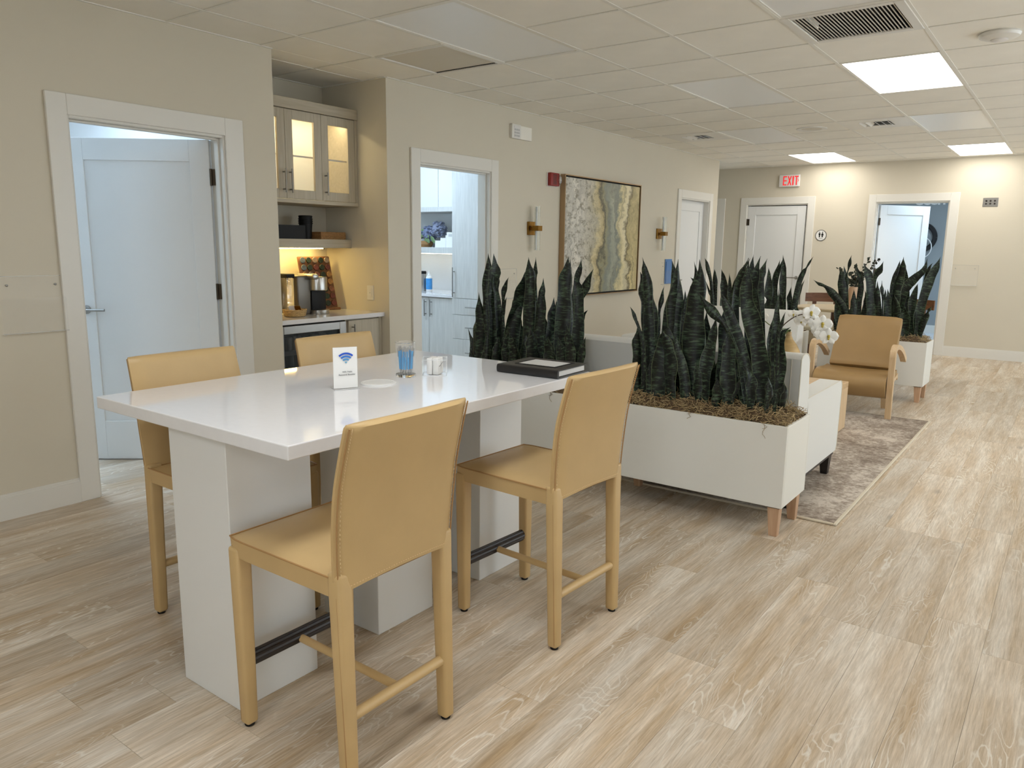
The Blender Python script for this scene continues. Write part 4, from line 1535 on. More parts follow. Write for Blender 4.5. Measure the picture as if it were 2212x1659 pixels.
def sconce(y, label):
    t = thing('wall_sconce', label, 'wall lamp', (0.0, y, 1.57), 0, 'brass wall sconces beside the painting')
    obj('back_plate', MB().bbox(0.0, 0.022, -0.055, 0.055, -0.062, 0.062, 0.002, 1), 'brass', t, smooth=0)
    obj('arm', MB().bbox(0.02, 0.05, -0.014, 0.014, -0.014, 0.014, 0.002, 1), 'brass', t, smooth=0)
    b = MB()
    for (x0, x1, y0, y1) in ((0.048, 0.052, -0.034, 0.034), (0.112, 0.116, -0.034, 0.034), (0.052, 0.112, -0.034, -0.030), (0.052, 0.112, 0.030, 0.034)):
        b.box(x0, x1, y0, y1, -0.024, 0.024)
    obj('band', b, 'brass', t, smooth=0)
    g_ = MB()
    n = 28
    ro, ri = 0.0285, 0.0255
    prof = [(ri, -0.205), (ro, -0.205), (ro, 0.205), (ri, 0.205), (ri, -0.205)]
    vs, fs = [], []
    for (r_, z) in prof[:4]:
        for k in range(n):
            a = 2 * PI * k / n
            vs.append((0.082 + r_ * math.cos(a), r_ * math.sin(a), z))
    for i in range(4):
        for k in range(n):
            a, b2 = i * n + k, i * n + (k + 1) % n
            c, d = ((i + 1) % 4) * n + (k + 1) % n, ((i + 1) % 4) * n + k
            fs.append((a, b2, c, d))
    g_.add(vs, fs)
    obj('glass_tube', g_, 'tube_glass', t)
    obj('frosted_rod', MB().tube([(0.07, 0, -0.2), (0.07, 0, 0.2)], 0.010, 12), 'frost', t)
    return t


sconce(3.56, 'brass wall sconce with clear glass tube left of the painting')
sconce(6.30, 'brass wall sconce with clear glass tube right of the painting')

# ================================================================== things on the far wall
TF = frame_T((0, 0, 0), (1, 0, 0))
t = thing('exit_sign', 'white exit sign with red letters above the washroom door', 'exit sign', (0.640, D, 2.395))
obj('housing', MB().bbox(-0.150, 0.150, -0.088, 0.088, 0.0, 0.045, 0.012, 3, TF), 'exit_white', t)
lx = -0.088
for ch, wd in (('E', 0.054), ('X', 0.060), ('I', 0.020), ('T', 0.056)):
    s_ = 0.016
    mb = MB()
    h2 = 0.066
    z0_, z1_ = 0.045, 0.0465

    def q(pl):
        mb.prism(pl, z0_, z1_, 2, TF)
    a, b = lx, lx + wd
    if ch == 'E':
        q([(a, -h2), (a + s_, -h2), (a + s_, h2), (a, h2)])
        for zz in (-h2, -s_ / 2, h2 - s_):
            q([(a + s_, zz), (b, zz), (b, zz + s_), (a + s_, zz + s_)])
    elif ch == 'X':
        q([(a, -h2), (a + s_, -h2), (b, h2), (b - s_, h2)])
        q([(b - s_, -h2), (b, -h2), (a + s_, h2), (a, h2)])
    elif ch == 'I':
        q([(a, -h2), (b, -h2), (b, h2), (a, h2)])
    else:
        c_ = (a + b) / 2
        q([(c_ - s_ / 2, -h2), (c_ + s_ / 2, -h2), (c_ + s_ / 2, h2 - s_), (c_ - s_ / 2, h2 - s_)])
        q([(a, h2 - s_), (b, h2 - s_), (b, h2), (a, h2)])
    obj('letter', mb, 'exit_red', t, smooth=0)
    lx = b + 0.011
obj('chevron', MB().prism([(0.122, -0.020), (0.128, -0.020), (0.142, 0.0), (0.128, 0.020), (0.122, 0.020), (0.134, 0.0)], 0.045, 0.0465, 2, TF), 'exit_red', t, smooth=0)

t = thing('restroom_sign', 'round white restroom sign with two black figures by the washroom door', 'sign', (1.145, D, 1.605))
obj('disc', MB().lathe([(0.072, 0), (0.072, 0.006), (0.0, 0.006)], 48, TF), 'paper', t)
obj('rim', MB().lathe([(0.072, 0.0), (0.078, 0.0), (0.078, 0.008), (0.072, 0.008), (0.072, 0.0)], 48, TF), 'ink_black', t)
for cx_, fem in ((-0.020, False), (0.020, True)):
    fg = MB().lathe([(0.0075, 0.006), (0.0075, 0.0072), (0.0, 0.0072)], 16, TF @ Matrix.Translation((cx_, 0.044, 0)))
    if fem:
        body = [(-0.007, 0.032), (0.007, 0.032), (0.020, 0.000), (0.009, 0.000), (0.009, -0.028), (-0.009, -0.028), (-0.009, 0.000), (-0.020, 0.000)]
    else:
        body = [(-0.013, 0.032), (0.013, 0.032), (0.013, 0.004), (0.008, 0.002), (0.008, -0.028), (-0.008, -0.028), (-0.008, 0.002), (-0.013, 0.004)]
    fg.prism([(cx_ + x, y) for x, y in body], 0.006, 0.0072, 2, TF)
    obj('figure', fg, 'ink_black', t, smooth=0)
text_mesh('print', 'TOILET', 0.017, 'ink_black', t, TF @ Matrix.Translation((0, -0.046, 0.0065)), 0.0004)

t = thing('switch_plate', 'steel plate with six dark switches on the far wall at right', 'switch', (3.215, D, 2.030))
obj('plate', MB().bbox(-0.085, 0.085, -0.057, 0.057, 0, 0.006, 0.003, 1, TF), 'satin_steel', t, smooth=0)
for i in range(3):
    for j in range(2):
        obj('toggle', MB().lathe([(0.011, 0.006), (0.011, 0.013), (0.008, 0.016), (0, 0.016)], 14, TF @ Matrix.Translation((-0.047 + i * 0.047, -0.018 + j * 0.036, 0))), 'espresso_metal', t)
doc_holder('document_holder', 'clear acrylic document holder on the far wall beside the open doorway', (3.02, D, 0.955), (1, 0, 0), 0.305, 0.268, 0.195, G_H)

# things seen through the far doorway
zl_ = px_at(2015, 440, 1, 12.39).z
for k, (ch, px, sz) in enumerate((('o', 1987, 0.21), ('o', 2003.5, 0.19), ('o', 2018.5, 0.19), ('m', 2040, 0.19))):
    x = px_at(px, 438, 1, 12.39).x
    o = text_mesh('wall_letter', ch, sz * 1.45, 'paper', None, frame_T((x, 12.4, zl_ + sz * 0.36), (1, 0, 0)), 0.01, 0.004)
    tag(o, ('first', 'second', 'third', 'last')[k] + ' white letter of the wall lettering above the far doorway', 'letter', 'white letters on the blue wall')
n = 48
rc = px_at(1989, 513, 1, 12.36)
tag(obj('wall_ring', MB().tube([(rc.x + 0.215 * math.cos(2 * PI * k / n), 12.36, rc.z + 0.215 * math.sin(2 * PI * k / n)) for k in range(n + 1)], 0.038, 10, cap=False), 'frame_black'),
    'thick black ring hanging on the blue wall behind the open door', 'ring')
rc2 = px_at(1994, 535, 1, 12.29)
tag(obj('white_ring', MB().tube([(rc2.x + 0.125 * math.cos(2 * PI * k / n), 12.29, rc2.z + 0.165 * math.sin(2 * PI * k / n)) for k in range(n + 1)], 0.008, 8, cap=False), 'paper'),
    'thin white ring below the black ring on the blue wall', 'ring')

# ================================================================== coffee recess
def bar_handle(parent, p, axis, length, out, r_=0.006, m='satin_steel', off=0.032):
    """straight pull: p = centre on the face, axis = direction of the bar, out = direction off the face"""
    p, axis, out = Vector(p), Vector(axis), Vector(out)
    c = p + out * off
    mb = MB().tube([c - axis * length / 2, c + axis * length / 2], r_, 8)
    for s_ in (-1, 1):
        q = p + axis * (s_ * length * 0.36)
        mb.tube([q, q + out * off], r_ * 0.85, 8)
    return obj('handle', mb, m, parent)


CX = -0.32
t = thing('wall_cabinet', 'pale oak wall cabinet with three lit glass doors in the coffee recess', 'cabinet', (CX, (REC0 + REC1) / 2, 1.69))
cy_ = t.location.y


def RB(x0, x1, y0, y1, z0, z1):
    return (x0 - CX, x1 - CX, y0 - cy_, y1 - cy_, z0 - 1.69, z1 - 1.69)


cb = MB()
cb.box(*RB(RECX + 0.005, CX - 0.022, REC0 + 0.002, REC1 - 0.002, 1.69, 1.715)).box(*RB(RECX + 0.005, CX - 0.022, REC0 + 0.002, REC1 - 0.002, 2.335, 2.40))
cb.box(*RB(RECX + 0.005, CX - 0.022, REC0 + 0.002, REC0 + 0.02, 1.715, 2.335)).box(*RB(RECX + 0.005, CX - 0.022, REC1 - 0.02, REC1 - 0.002, 1.715, 2.335))
cb.box(*RB(RECX + 0.005, RECX + 0.015, REC0 + 0.02, REC1 - 0.02, 1.715, 2.335))
obj('carcass', cb, 'cabinet_oak_h', t, smooth=0)
obj('crown_rail', MB().bbox(*RB(CX - 0.022, CX + 0.012, REC0 + 0.002, REC1 - 0.002, 2.333, 2.405), 0.002, 1), 'cabinet_oak_h', t, smooth=0)
obj('bottom_rail', MB().bbox(*RB(CX - 0.022, CX + 0.003, REC0 + 0.002, REC1 - 0.002, 1.69, 1.717), 0.002, 1), 'cabinet_oak_h', t, smooth=0)
obj('filler', MB().bbox(*RB(CX - 0.022, CX + 0.001, 1.662, REC1 - 0.002, 1.717, 2.333), 0.001, 1), 'cabinet_oak', t, smooth=0)
ish = obj('inner_shelf', MB().sheet(RECX + 0.02 - CX, -0.062, REC0 + 0.02 - cy_, REC1 - 0.02 - cy_, 2.024 - 1.69), 'acrylic', t, smooth=0)
obj('shelf_edge', MB().box(*RB(CX - 0.062, CX - 0.058, REC0 + 0.02, REC1 - 0.02, 2.018, 2.030)), 'card_grey', ish, smooth=0)
obj('light_strip', MB().box(*RB(CX - 0.16, CX - 0.14, REC0 + 0.03, REC1 - 0.03, 2.325, 2.334)), 'led_cabinet', t, smooth=0)
obj('leak_baffle', MB().box(*RB(CX - 0.03, CX - 0.022, REC0 + 0.02, REC1 - 0.02, 2.300, 2.336)), 'cabinet_oak_h', t, smooth=0)  # added to stop strip light leaking out above the doors
obj('bounce_lining', MB().box(*RB(RECX + 0.0152, RECX + 0.018, REC0 + 0.021, REC1 - 0.021, 1.716, 2.334)).box(*RB(RECX + 0.018, CX - 0.03, REC0 + 0.021, REC1 - 0.021, 1.7152, 1.718)), 'room_white', t, smooth=0)  # white sheets added so the cabinet interior looks brighter
for k in range(3):
    y0 = 0.700 + k * 0.3205
    y1 = y0 + 0.3185
    dr = MB()
    s_ = 0.064
    z0, z1 = 1.720, 2.329
    for (a, b, c, d) in ((y0, y0 + s_, z0, z1), (y1 - s_, y1, z0, z1), (y0 + s_, y1 - s_, z0, z0 + s_), (y0 + s_, y1 - s_, z1 - s_, z1)):
        dr.bbox(*RB(CX - 0.020, CX + 0.001, a, b, c, d), 0.0015, 1)
    dd = obj('door', dr, 'cabinet_oak', t, smooth=0)
    obj('glass_pane', MB().sheet(y0 + s_ - 0.004 - cy_, y1 - s_ + 0.004 - cy_, z0 + s_ - 0.004 - 1.69, z1 - s_ + 0.004 - 1.69, 0, frame_T((-0.011, 0, 0), (0, 1, 0))), 'cabinet_glass', dd, smooth=0)
    hy_ = y1 - 0.026 if k == 0 else y0 + 0.026
    b_ = RB(CX + 0.001, 0, hy_, 0, 1.84, 0)
    bar_handle(dd, (b_[0], b_[2], b_[4]), (0, 0, 1), 0.165, (1, 0, 0))

t = thing('floating_shelf', 'thick oak floating shelf under the wall cabinet', 'shelf', (-0.41, cy_, 1.372))
obj('board', MB().bbox(RECX + 0.001 + 0.41, 0, REC0 + 0.002 - cy_, REC1 - 0.002 - cy_, 0, 0.066, 0.002, 1), 'cabinet_oak_h', t, smooth=0)
obj('light_strip', MB().box(-0.20, -0.18, REC0 + 0.03 - cy_, REC1 - 0.14 - cy_, -0.008, 0.0), 'led_warm', t, smooth=0)
obj('strip_clip', MB().bbox(-0.205, -0.175, REC1 - 0.14 - cy_, REC1 - 0.125 - cy_, -0.012, 0.0, 0.003, 1), 'satin_steel', t)

t = thing('coffee_counter', 'white quartz counter in the coffee recess', 'counter', (-0.05, cy_, 0.855))
obj('slab', MB().bbox(RECX + 0.051, 0, REC0 + 0.002 - cy_, REC1 - 0.002 - cy_, 0, 0.032, 0.002, 1), 'quartz_white', t, smooth=0)

t = thing('drinks_cooler', 'stainless undercounter drinks cooler with dark glass door', 'cooler', (-0.08, 1.01, 0))
cc = MB().box(-0.56, -0.03, -0.305, -0.29, 0.03, 0.848).box(-0.56, -0.03, 0.29, 0.305, 0.03, 0.848).box(-0.56, -0.03, -0.29, 0.29, 0.03, 0.05).box(-0.56, -0.03, -0.29, 0.29, 0.83, 0.848).box(-0.56, -0.545, -0.29, 0.29, 0.05, 0.83)
obj('cabinet', cc, 'black_plastic', t, smooth=0)
d_ = MB()
for (a, b, c, e2) in ((-0.303, -0.245, 0.05, 0.842), (0.252, 0.312, 0.05, 0.842), (-0.245, 0.252, 0.05, 0.12), (-0.245, 0.252, 0.785, 0.842)):
    d_.bbox(-0.03, 0.0, a, b, c, e2, 0.003, 1)
dd = obj('door_frame', d_, 'steel', t, smooth=0)
obj('glass_pane', MB().sheet(-0.246, 0.253, 0.119, 0.786, 0, frame_T((-0.016, 0, 0), (0, 1, 0))), 'cooler_glass', dd, smooth=0)
for z in (0.25, 0.38, 0.51, 0.64):
    obj('rack', MB().box(-0.50, -0.045, -0.24, 0.25, z, z + 0.006).box(-0.05, -0.04, -0.24, 0.25, z - 0.01, z + 0.022), 'satin_steel', t, smooth=0)
br = random.Random(4)
for r_, z in enumerate((0.256, 0.386, 0.516, 0.646)):
    for k in range(6):
        o = obj('drink_can', MB().lathe([(0.026, 0.0), (0.031, 0.006), (0.031, 0.095), (0.026, 0.105), (0.025, 0.102), (0.0, 0.102)], 14), br.choice(['satin_steel', 'pod_1', 'paper', 'blue_dark', 'brass']))
        o.location = (-0.20, 0.81 + k * 0.078, z)
        tag(o, 'drink can behind the dark glass of the undercounter cooler', 'can', 'cans in the drinks cooler')

t = thing('base_cabinet', 'pale oak base cabinet right of the drinks cooler', 'cabinet', (-0.08, 1.5, 0))
obj('body', MB().box(-0.60, -0.022, -0.172, 0.188, 0.0, 0.853), 'cabinet_oak', t, smooth=0)
dd = obj('door', MB().bbox(-0.020, 0.0, -0.152, 0.152, 0.06, 0.843, 0.002, 1), 'cabinet_oak', t, smooth=0)
bar_handle(dd, (0.0, -0.122, 0.735), (0, 0, 1), 0.16, (1, 0, 0))
obj('filler', MB().box(-0.022, -0.004, 0.156, 0.188, 0.0, 0.853), 'cabinet_oak', t, smooth=0)

# coffee machine
CZ = 0.887
t = thing('coffee_machine', 'silver and black single cup coffee machine on the recess counter', 'coffee machine', (-0.35, 1.200, CZ), R(0))
# brewing head faces the room (+x) with a slight turn
obj('tower', MB().bbox(-0.13, 0.045, -0.135, -0.01, 0.0, 0.285, 0.012, 3), 'tower_shade_grey', t)  # tower metal darkened to carry the shade it stands in
obj('column', MB().bbox(-0.13, 0.05, -0.01, 0.125, 0.01, 0.20, 0.008, 2), 'black_plastic', t)
obj('brew_head', MB().lathe([(0.070, 0.175), (0.074, 0.18), (0.074, 0.265), (0.070, 0.275), (0.0, 0.277)], 32, c=(0.035, 0.055, 0)), 'steel', t)
obj('lid_handle', MB().bbox(-0.09, 0.105, -0.035, 0.02, 0.258, 0.298, 0.012, 2), 'steel', t)
obj('drip_tray', MB().lathe([(0.076, 0.0), (0.078, 0.006), (0.078, 0.030), (0.072, 0.034), (0.0, 0.033)], 32, c=(0.040, 0.060, 0)), 'steel', t)
obj('water_tank', MB().bbox(-0.12, 0.02, -0.205, -0.140, 0.01, 0.275, 0.012, 2), 'clear_glass', t)
obj('tank_lid', MB().bbox(-0.125, 0.025, -0.21, -0.137, 0.272, 0.30, 0.006, 2), 'black_plastic', t)

# pod rack: leaning board with rows of pods
rk = Vector((-0.515, 1.463, CZ))
lean = R(14)
t = thing('pod_rack', 'leaning bamboo board holding rows of coffee pods', 'rack', rk, R(-4))
TR_ = Matrix.Rotation(-lean, 4, 'Y')
obj('board', MB().bbox(-0.008, 0.008, -0.148, 0.148, 0.0, 0.43, 0.007, 2, TR_), 'bamboo', t)
obj('ledge', MB().bbox(-0.01, 0.030, -0.158, 0.158, 0.0, 0.018, 0.004, 1), 'bamboo', t)
obj('prop', MB().bbox(-0.15, -0.138, -0.06, 0.06, 0.0, 0.25, 0.004, 1, Matrix.Rotation(R(18), 4, 'Y')), 'bamboo', t)
pods = None
kinds = ['blue grey', 'dark green', 'beige', 'red', 'amber', 'crimson', 'rust']
pr = random.Random(21)
RK = Matrix.Translation(rk) @ Matrix.Rotation(R(-4), 4, 'Z')
for r_ in range(7):
    for c_ in range(5):
        kk = [0, 1, 2, 1, 2][c_] if r_ == 0 else ([0, 1, 3, 1, 5][c_] if r_ == 1 else [4, 1 if r_ % 2 else 2, pr.choice([3, 2, 6]), 1, pr.choice([3, 4, 5, 6])][c_])
        o = obj('coffee_pod', MB().lathe([(0.018, 0.0), (0.0225, 0.003), (0.0235, 0.010), (0.0215, 0.0125), (0.0, 0.0125)], 18), POD[kk]) if r_ * 5 + c_ == 0 else None
        if o is None:
            me = bpy.data.meshes.get('coffee_pod').copy()
            me.materials.clear()
            me.materials.append(MATS[POD[kk]])
            o = bpy.data.objects.new('coffee_pod', me)
            C.objects.link(o)
        o.matrix_world = RK @ TR_ @ Matrix.Translation((0.008, -0.112 + c_ * 0.056, 0.052 + (6 - r_) * 0.0575)) @ Matrix.Rotation(PI / 2, 4, 'Y')
        tag(o, '%s coffee pod in row %s of the pod rack' % (kinds[kk], ['one', 'two', 'three', 'four', 'five', 'six', 'seven'][r_]), 'coffee pod', 'coffee pods on the bamboo rack')

t = thing('bread_basket', 'small round woven basket with packets at the left of the counter', 'basket', (-0.24, 0.985, CZ))
obj('basket', MB().lathe([(0.062, 0.0), (0.070, 0.004), (0.078, 0.028), (0.082, 0.050), (0.079, 0.052), (0.074, 0.028), (0.064, 0.008), (0.0, 0.006)], 36), 'pale_wicker', t)
for z in (0.012, 0.024, 0.036, 0.049):
    r_ = 0.0715 + (z - 0.004) * 0.24
    obj('weave', MB().tube([(r_ * math.cos(2 * PI * k / 40), r_ * math.sin(2 * PI * k / 40), z + 0.0018 * (-1) ** k) for k in range(41)], 0.0042, 6, cap=False), 'pale_wicker', t)
for k, (x, y, a, mname, lab) in enumerate(((0.01, 0.035, 20, 'brass', 'yellow sweetener packet in the woven basket'), (-0.035, -0.005, 70, 'paper', 'white sugar packet in the woven basket'), (0.025, -0.04, -30, 'card_grey', 'grey sugar packet in the woven basket'))):
    o = obj('sugar_packet', MB().bbox(-0.025, 0.025, -0.002, 0.002, 0, 0.075, 0.001, 1, Matrix.Rotation(R(25), 4, 'X')), mname)
    o.location = (-0.24 + x, 0.985 + y, CZ + 0.010)
    o.rotation_euler = (0, 0, R(a))
    tag(o, lab, 'packet', 'packets in the woven basket')

# black caddies and wicker tray on the shelf
SZ = 1.438
t = thing('napkin_caddy', 'low black compartment caddy on the floating shelf', 'caddy', (-0.52, 1.14, SZ))
nb = MB().box(-0.075, 0.075, -0.13, 0.13, 0, 0.004)
for (a, b, c, d) in ((-0.075, -0.071, -0.13, 0.13), (0.071, 0.075, -0.13, 0.13), (-0.071, 0.071, -0.13, -0.126), (-0.071, 0.071, 0.126, 0.13), (-0.071, 0.071, -0.045, -0.041), (-0.071, 0.071, 0.041, 0.045)):
    nb.box(a, b, c, d, 0.004, 0.10)
obj('box', nb, 'black_plastic', t, smooth=0)
t = thing('cup_sleeve_stack', 'upright black stack of cup sleeves on the floating shelf', 'cup stack', (-0.53, 1.34, SZ))
obj('stack', MB().lathe([(0.040, 0.0), (0.052, 0.13), (0.050, 0.16), (0.053, 0.172), (0.048, 0.176), (0.0, 0.170)], 24), 'black_plastic', t)
for z in (0.118, 0.134, 0.150):
    obj('rim', MB().tube([(0.053 * math.cos(2 * PI * k / 28), 0.053 * math.sin(2 * PI * k / 28), z) for k in range(29)], 0.003, 6, cap=False), 'black_plastic', t)
t = thing('wicker_tray', 'rectangular brown wicker tray on the floating shelf', 'tray', (-0.535, 1.525, SZ))
tb = MB().box(-0.10, 0.10, -0.12, 0.12, 0, 0.006)
for (a, b, c, d) in ((-0.10, -0.092, -0.12, 0.12), (0.092, 0.10, -0.12, 0.12), (-0.092, 0.092, -0.12, -0.112), (-0.092, 0.092, 0.112, 0.12)):
    tb.box(a, b, c, d, 0.006, 0.052)
obj('tray', tb, 'wicker', t, smooth=0)
for z in (0.010, 0.020, 0.030, 0.040, 0.051):
    obj('cane', MB().tube([(0.101, -0.121, z), (0.101, 0.121, z), (-0.101, 0.121, z), (-0.101, -0.121, z), (0.101, -0.121, z)], 0.0048, 6, cap=False), 'wicker', t)

t = thing('outlet_plate', 'white outlet plate on the side wall of the coffee recess', 'outlet', (-0.205, REC1, 1.03))
obj('plate', MB().bbox(-0.036, 0.036, -0.006, 0.0, -0.057, 0.057, 0.002, 1), 'trim_white', t, smooth=0)
obj('socket', MB().bbox(-0.017, 0.017, -0.008, -0.005, -0.034, 0.034, 0.001, 1), 'trim_white', t, smooth=0)
obj('screw', MB().lathe([(0.003, 0), (0.003, 0.003), (0, 0.003)], 10, Matrix.Translation((0, -0.007, 0)) @ Matrix.Rotation(PI / 2, 4, 'X')), 'satin_steel', t)

# ================================================================== pantry behind the doorway
FY = 3.60
t = thing('pantry_base_cabinet', 'pale wood base cabinet with two doors behind the pantry doorway', 'cabinet', (-1.75, FY, 0))
obj('body', MB().box(-1.0, 0.80, 0.022, 0.60, 0.0, 0.853), 'cabinet_pale', t, smooth=0)
xs_ = [-1.0, -0.55, -0.10, 0.40, 0.80]
for k in range(4):
    dd = obj('door', MB().bbox(xs_[k] + 0.002, xs_[k + 1] - 0.002, 0.0, 0.020, 0.06, 0.846, 0.002, 1), 'cabinet_pale', t, smooth=0)
    bx_ = xs_[k + 1] - 0.04 if k % 2 == 0 else xs_[k] + 0.04
    bar_handle(dd, (bx_, 0.0, 0.735), (0, 0, 1), 0.18, (0, -1, 0))
t = thing('pantry_counter', 'white quartz counter in the pantry', 'counter', (-1.75, FY, 0.855))
obj('slab', MB().bbox(-1.2, 0.80, -0.02, 0.645, 0, 0.032, 0.002, 1), 'quartz_white', t, smooth=0)
t = thing('pantry_shelf', 'pale shelf above the pantry counter', 'shelf', (-1.75, 3.90, 1.31))
obj('board', MB().bbox(-1.2, 0.80, 0.0, 0.345, 0, 0.066, 0.002, 1), 'cabinet_pale', t, smooth=0)
obj('light_strip', MB().box(-1.1, 0.75, 0.20, 0.22, -0.008, 0.0), 'led_pantry', t, smooth=0)
t = thing('pantry_wall_cabinet', 'plain white wall cabinet at the top of the pantry', 'cabinet', (-1.75, 3.87, 1.76))
obj('body', MB().box(-1.2, 0.80, 0.02, 0.375, 0, 0.80), 'cabinet_pale', t, smooth=0)
for k in range(4):
    obj('door', MB().bbox(-1.2 + k * 0.5 + 0.002, -0.7 + k * 0.5 - 0.002, 0.0, 0.02, 0.05, 0.80, 0.002, 1), 'lacquer_white', t, smooth=0)
obj('bottom_rail', MB().bbox(-1.2, 0.80, -0.004, 0.02, 0.0, 0.05, 0.002, 1), 'cabinet_pale', t, smooth=0)
t = thing('tall_cabinet', 'tall pale wood pantry cabinet with drawers below', 'cabinet', (-0.50, 3.50, 0))
obj('body', MB().box(-0.45, 0.36, 0.022, 0.74, 0.0, 2.56), 'cabinet_pale', t, smooth=0)
dd = obj('door', MB().bbox(-0.43, 0.34, 0.0, 0.02, 0.868, 2.54, 0.002, 1), 'cabinet_pale', t, smooth=0)
bar_handle(dd, (-0.40, 0.0, 1.03), (0, 0, 1), 0.30, (0, -1, 0))
for z0, z1 in ((0.70, 0.864), (0.45, 0.696), (0.06, 0.446)):
    dd = obj('drawer', MB().bbox(-0.43, 0.34, 0.0, 0.02, z0, z1, 0.002, 1), 'cabinet_pale', t, smooth=0)
    bar_handle(dd, (-0.05, 0.0, (z0 + z1) / 2 + (0.06 if z1 < 0.6 else 0.0)), (1, 0, 0), 0.36, (0, -1, 0))
# on the pantry shelf and counter
PZ = 1.377
t = thing('hydrangea_bouquet', 'blue grey hydrangea bouquet on the pantry shelf', 'flowers', (px_at(931, 530, 1, 4.05).x, 4.05, PZ))
obj('basket', MB().lathe([(0.08, 0.0), (0.10, 0.03), (0.095, 0.07), (0.0, 0.065)], 20, c=(-0.1, 0, 0)), 'wicker', t)
hr_ = random.Random(8)
for (bx_, bz_, br_) in ((-0.03, 0.15, 0.085), (0.12, 0.20, 0.085), (-0.22, 0.13, 0.07)):
    hd = MB()
    for k in range(70):
        v = Vector((hr_.gauss(0, 1), hr_.gauss(0, 1), hr_.gauss(0, 1))).normalized()
        c = Vector((bx_, 0, bz_)) + v * br_
        hd.ball(c, 0.017, 0.017, 0.012, 6, 4)
    hd.ball((bx_, 0, bz_), br_ * 0.95, None, None, 10, 7)
    obj('bloom', hd, hr_.choice(['hydrangea_a', 'hydrangea_b']), t)
for k in range(9):
    a = hr_.uniform(-0.25, 0.12)
    c = Vector((a, -0.06, 0.08 + 0.1 * hr_.random()))
    Tl = Matrix.Translation(c) @ Matrix.Rotation(hr_.uniform(-1, 1), 4, 'Y')
    obj('leaf', MB().ball((0, 0, 0), 0.05, 0.006, 0.024, 8, 5, Tl), 'leaf_green', t)
for k in range(3):
    o = obj('info_card', MB().box(-0.06, 0.06, -0.001, 0.001, 0, 0.075 + 0.03 * k, Matrix.Rotation(R(-12), 4, 'X')), 'paper')
    o.location = (px_at(951 + 7 * k, 535, 1, 3.93).x, 3.93 + 0.03 * k, PZ)
    o.rotation_euler = (0, 0, R(28))
    tag(o, ['front white information card in the stepped row on the pantry shelf', 'middle white information card in the stepped row on the pantry shelf', 'rear white information card in the stepped row on the pantry shelf'][k], 'card', 'cards on the pantry shelf')
o = obj('notice_card', MB().box(-0.075, 0.075, -0.002, 0.002, 0, 0.165, Matrix.Rotation(R(-6), 4, 'X')), 'paper')
o.location = (px_at(978, 533, 1, 3.95).x, 3.95, PZ)
o.rotation_euler = (0, 0, R(20))
tag(o, 'white printed notice card standing at the right end of the pantry shelf', 'card')
tl_ = MB()
for r_ in range(3):
    tl_.box(-0.055, 0.05 - 0.012 * r_, -0.0034, -0.0028, 0.118 + r_ * 0.012, 0.121 + r_ * 0.012, Matrix.Rotation(R(-6), 4, 'X'))
obj('print', tl_, 'ink', o, smooth=0)
PC = 0.888
t = thing('spray_bottle', 'white and blue plastic bottle on the pantry counter', 'bottle', (px_at(927, 622, 1, 3.86).x, 3.86, PC))
obj('bottle', MB().lathe([(0.0, 0), (0.033, 0.0), (0.035, 0.006), (0.035, 0.155), (0.030, 0.168), (0.015, 0.176)], 24), 'paper', t)
obj('label', MB().lathe([(0.0356, 0.025), (0.0358, 0.026), (0.0358, 0.145), (0.0356, 0.146)], 24), 'bottle_blue', t)
obj('cap', MB().lathe([(0.018, 0.174), (0.019, 0.186), (0.010, 0.196), (0.005, 0.215), (0.003, 0.232), (0.0, 0.233)], 16), 'paper', t)
t = thing('vacuum_flask', 'steel vacuum flask with black lid on the pantry counter', 'flask', (px_at(914, 622, 1, 3.84).x - 0.02, 3.84, PC))
obj('body', MB().lathe([(0.0, 0), (0.050, 0.0), (0.052, 0.006), (0.052, 0.20), (0.046, 0.212)], 28), 'steel', t)
obj('lid', MB().lathe([(0.053, 0.195), (0.054, 0.215), (0.048, 0.225), (0.0, 0.227)], 28), 'black_plastic', t)

# ================================================================== planters with snake plants
PZ0_, PZ1_ = 0.155, 0.567


def planter(x0, x1, y0, y1, label):
    t = thing('planter', label, 'planter', ((x0 + x1) / 2, (y0 + y1) / 2, 0), 0, 'white planter boxes on wooden legs')
    a, b = (x1 - x0) / 2, (y1 - y0) / 2
    bx = MB()
    e = 0.016
    bx.bbox(-a, a, -b, -b + e, PZ0_, PZ1_, 0.002, 1).bbox(-a, a, b - e, b, PZ0_, PZ1_, 0.002, 1)
    bx.bbox(-a, -a + e, -b + e, b - e, PZ0_, PZ1_, 0.002, 1).bbox(a - e, a, -b + e, b - e, PZ0_, PZ1_, 0.002, 1)
    bx.box(-a + e, a - e, -b + e, b - e, PZ0_, PZ0_ + 0.02)
    obj('box', bx, 'planter_white', t, smooth=0)
    obj('soil_tray', MB().box(-a + e, a - e, -b + e, b - e, PZ1_ - 0.09, PZ1_ - 0.055), 'moss_dark', t, smooth=0)
    for sx in (-1, 1):
        for sy in (-1, 1):
            c1 = (sx * (a - 0.045), sy * (b - 0.045))
            lg = obj('leg', MB().taper((c1[0] + sx * 0.004, c1[1] + sy * 0.004), 0.040, 0.040, 0.0, c1, 0.058, 0.058, PZ0_ - 0.006, 0.002), 'leg_beech', t, smooth=0)
            obj('mount', MB().box(c1[0] - 0.032, c1[0] + 0.032, c1[1] - 0.032, c1[1] + 0.032, PZ0_ - 0.006, PZ0_), 'black_plastic', lg, smooth=0)
    return t


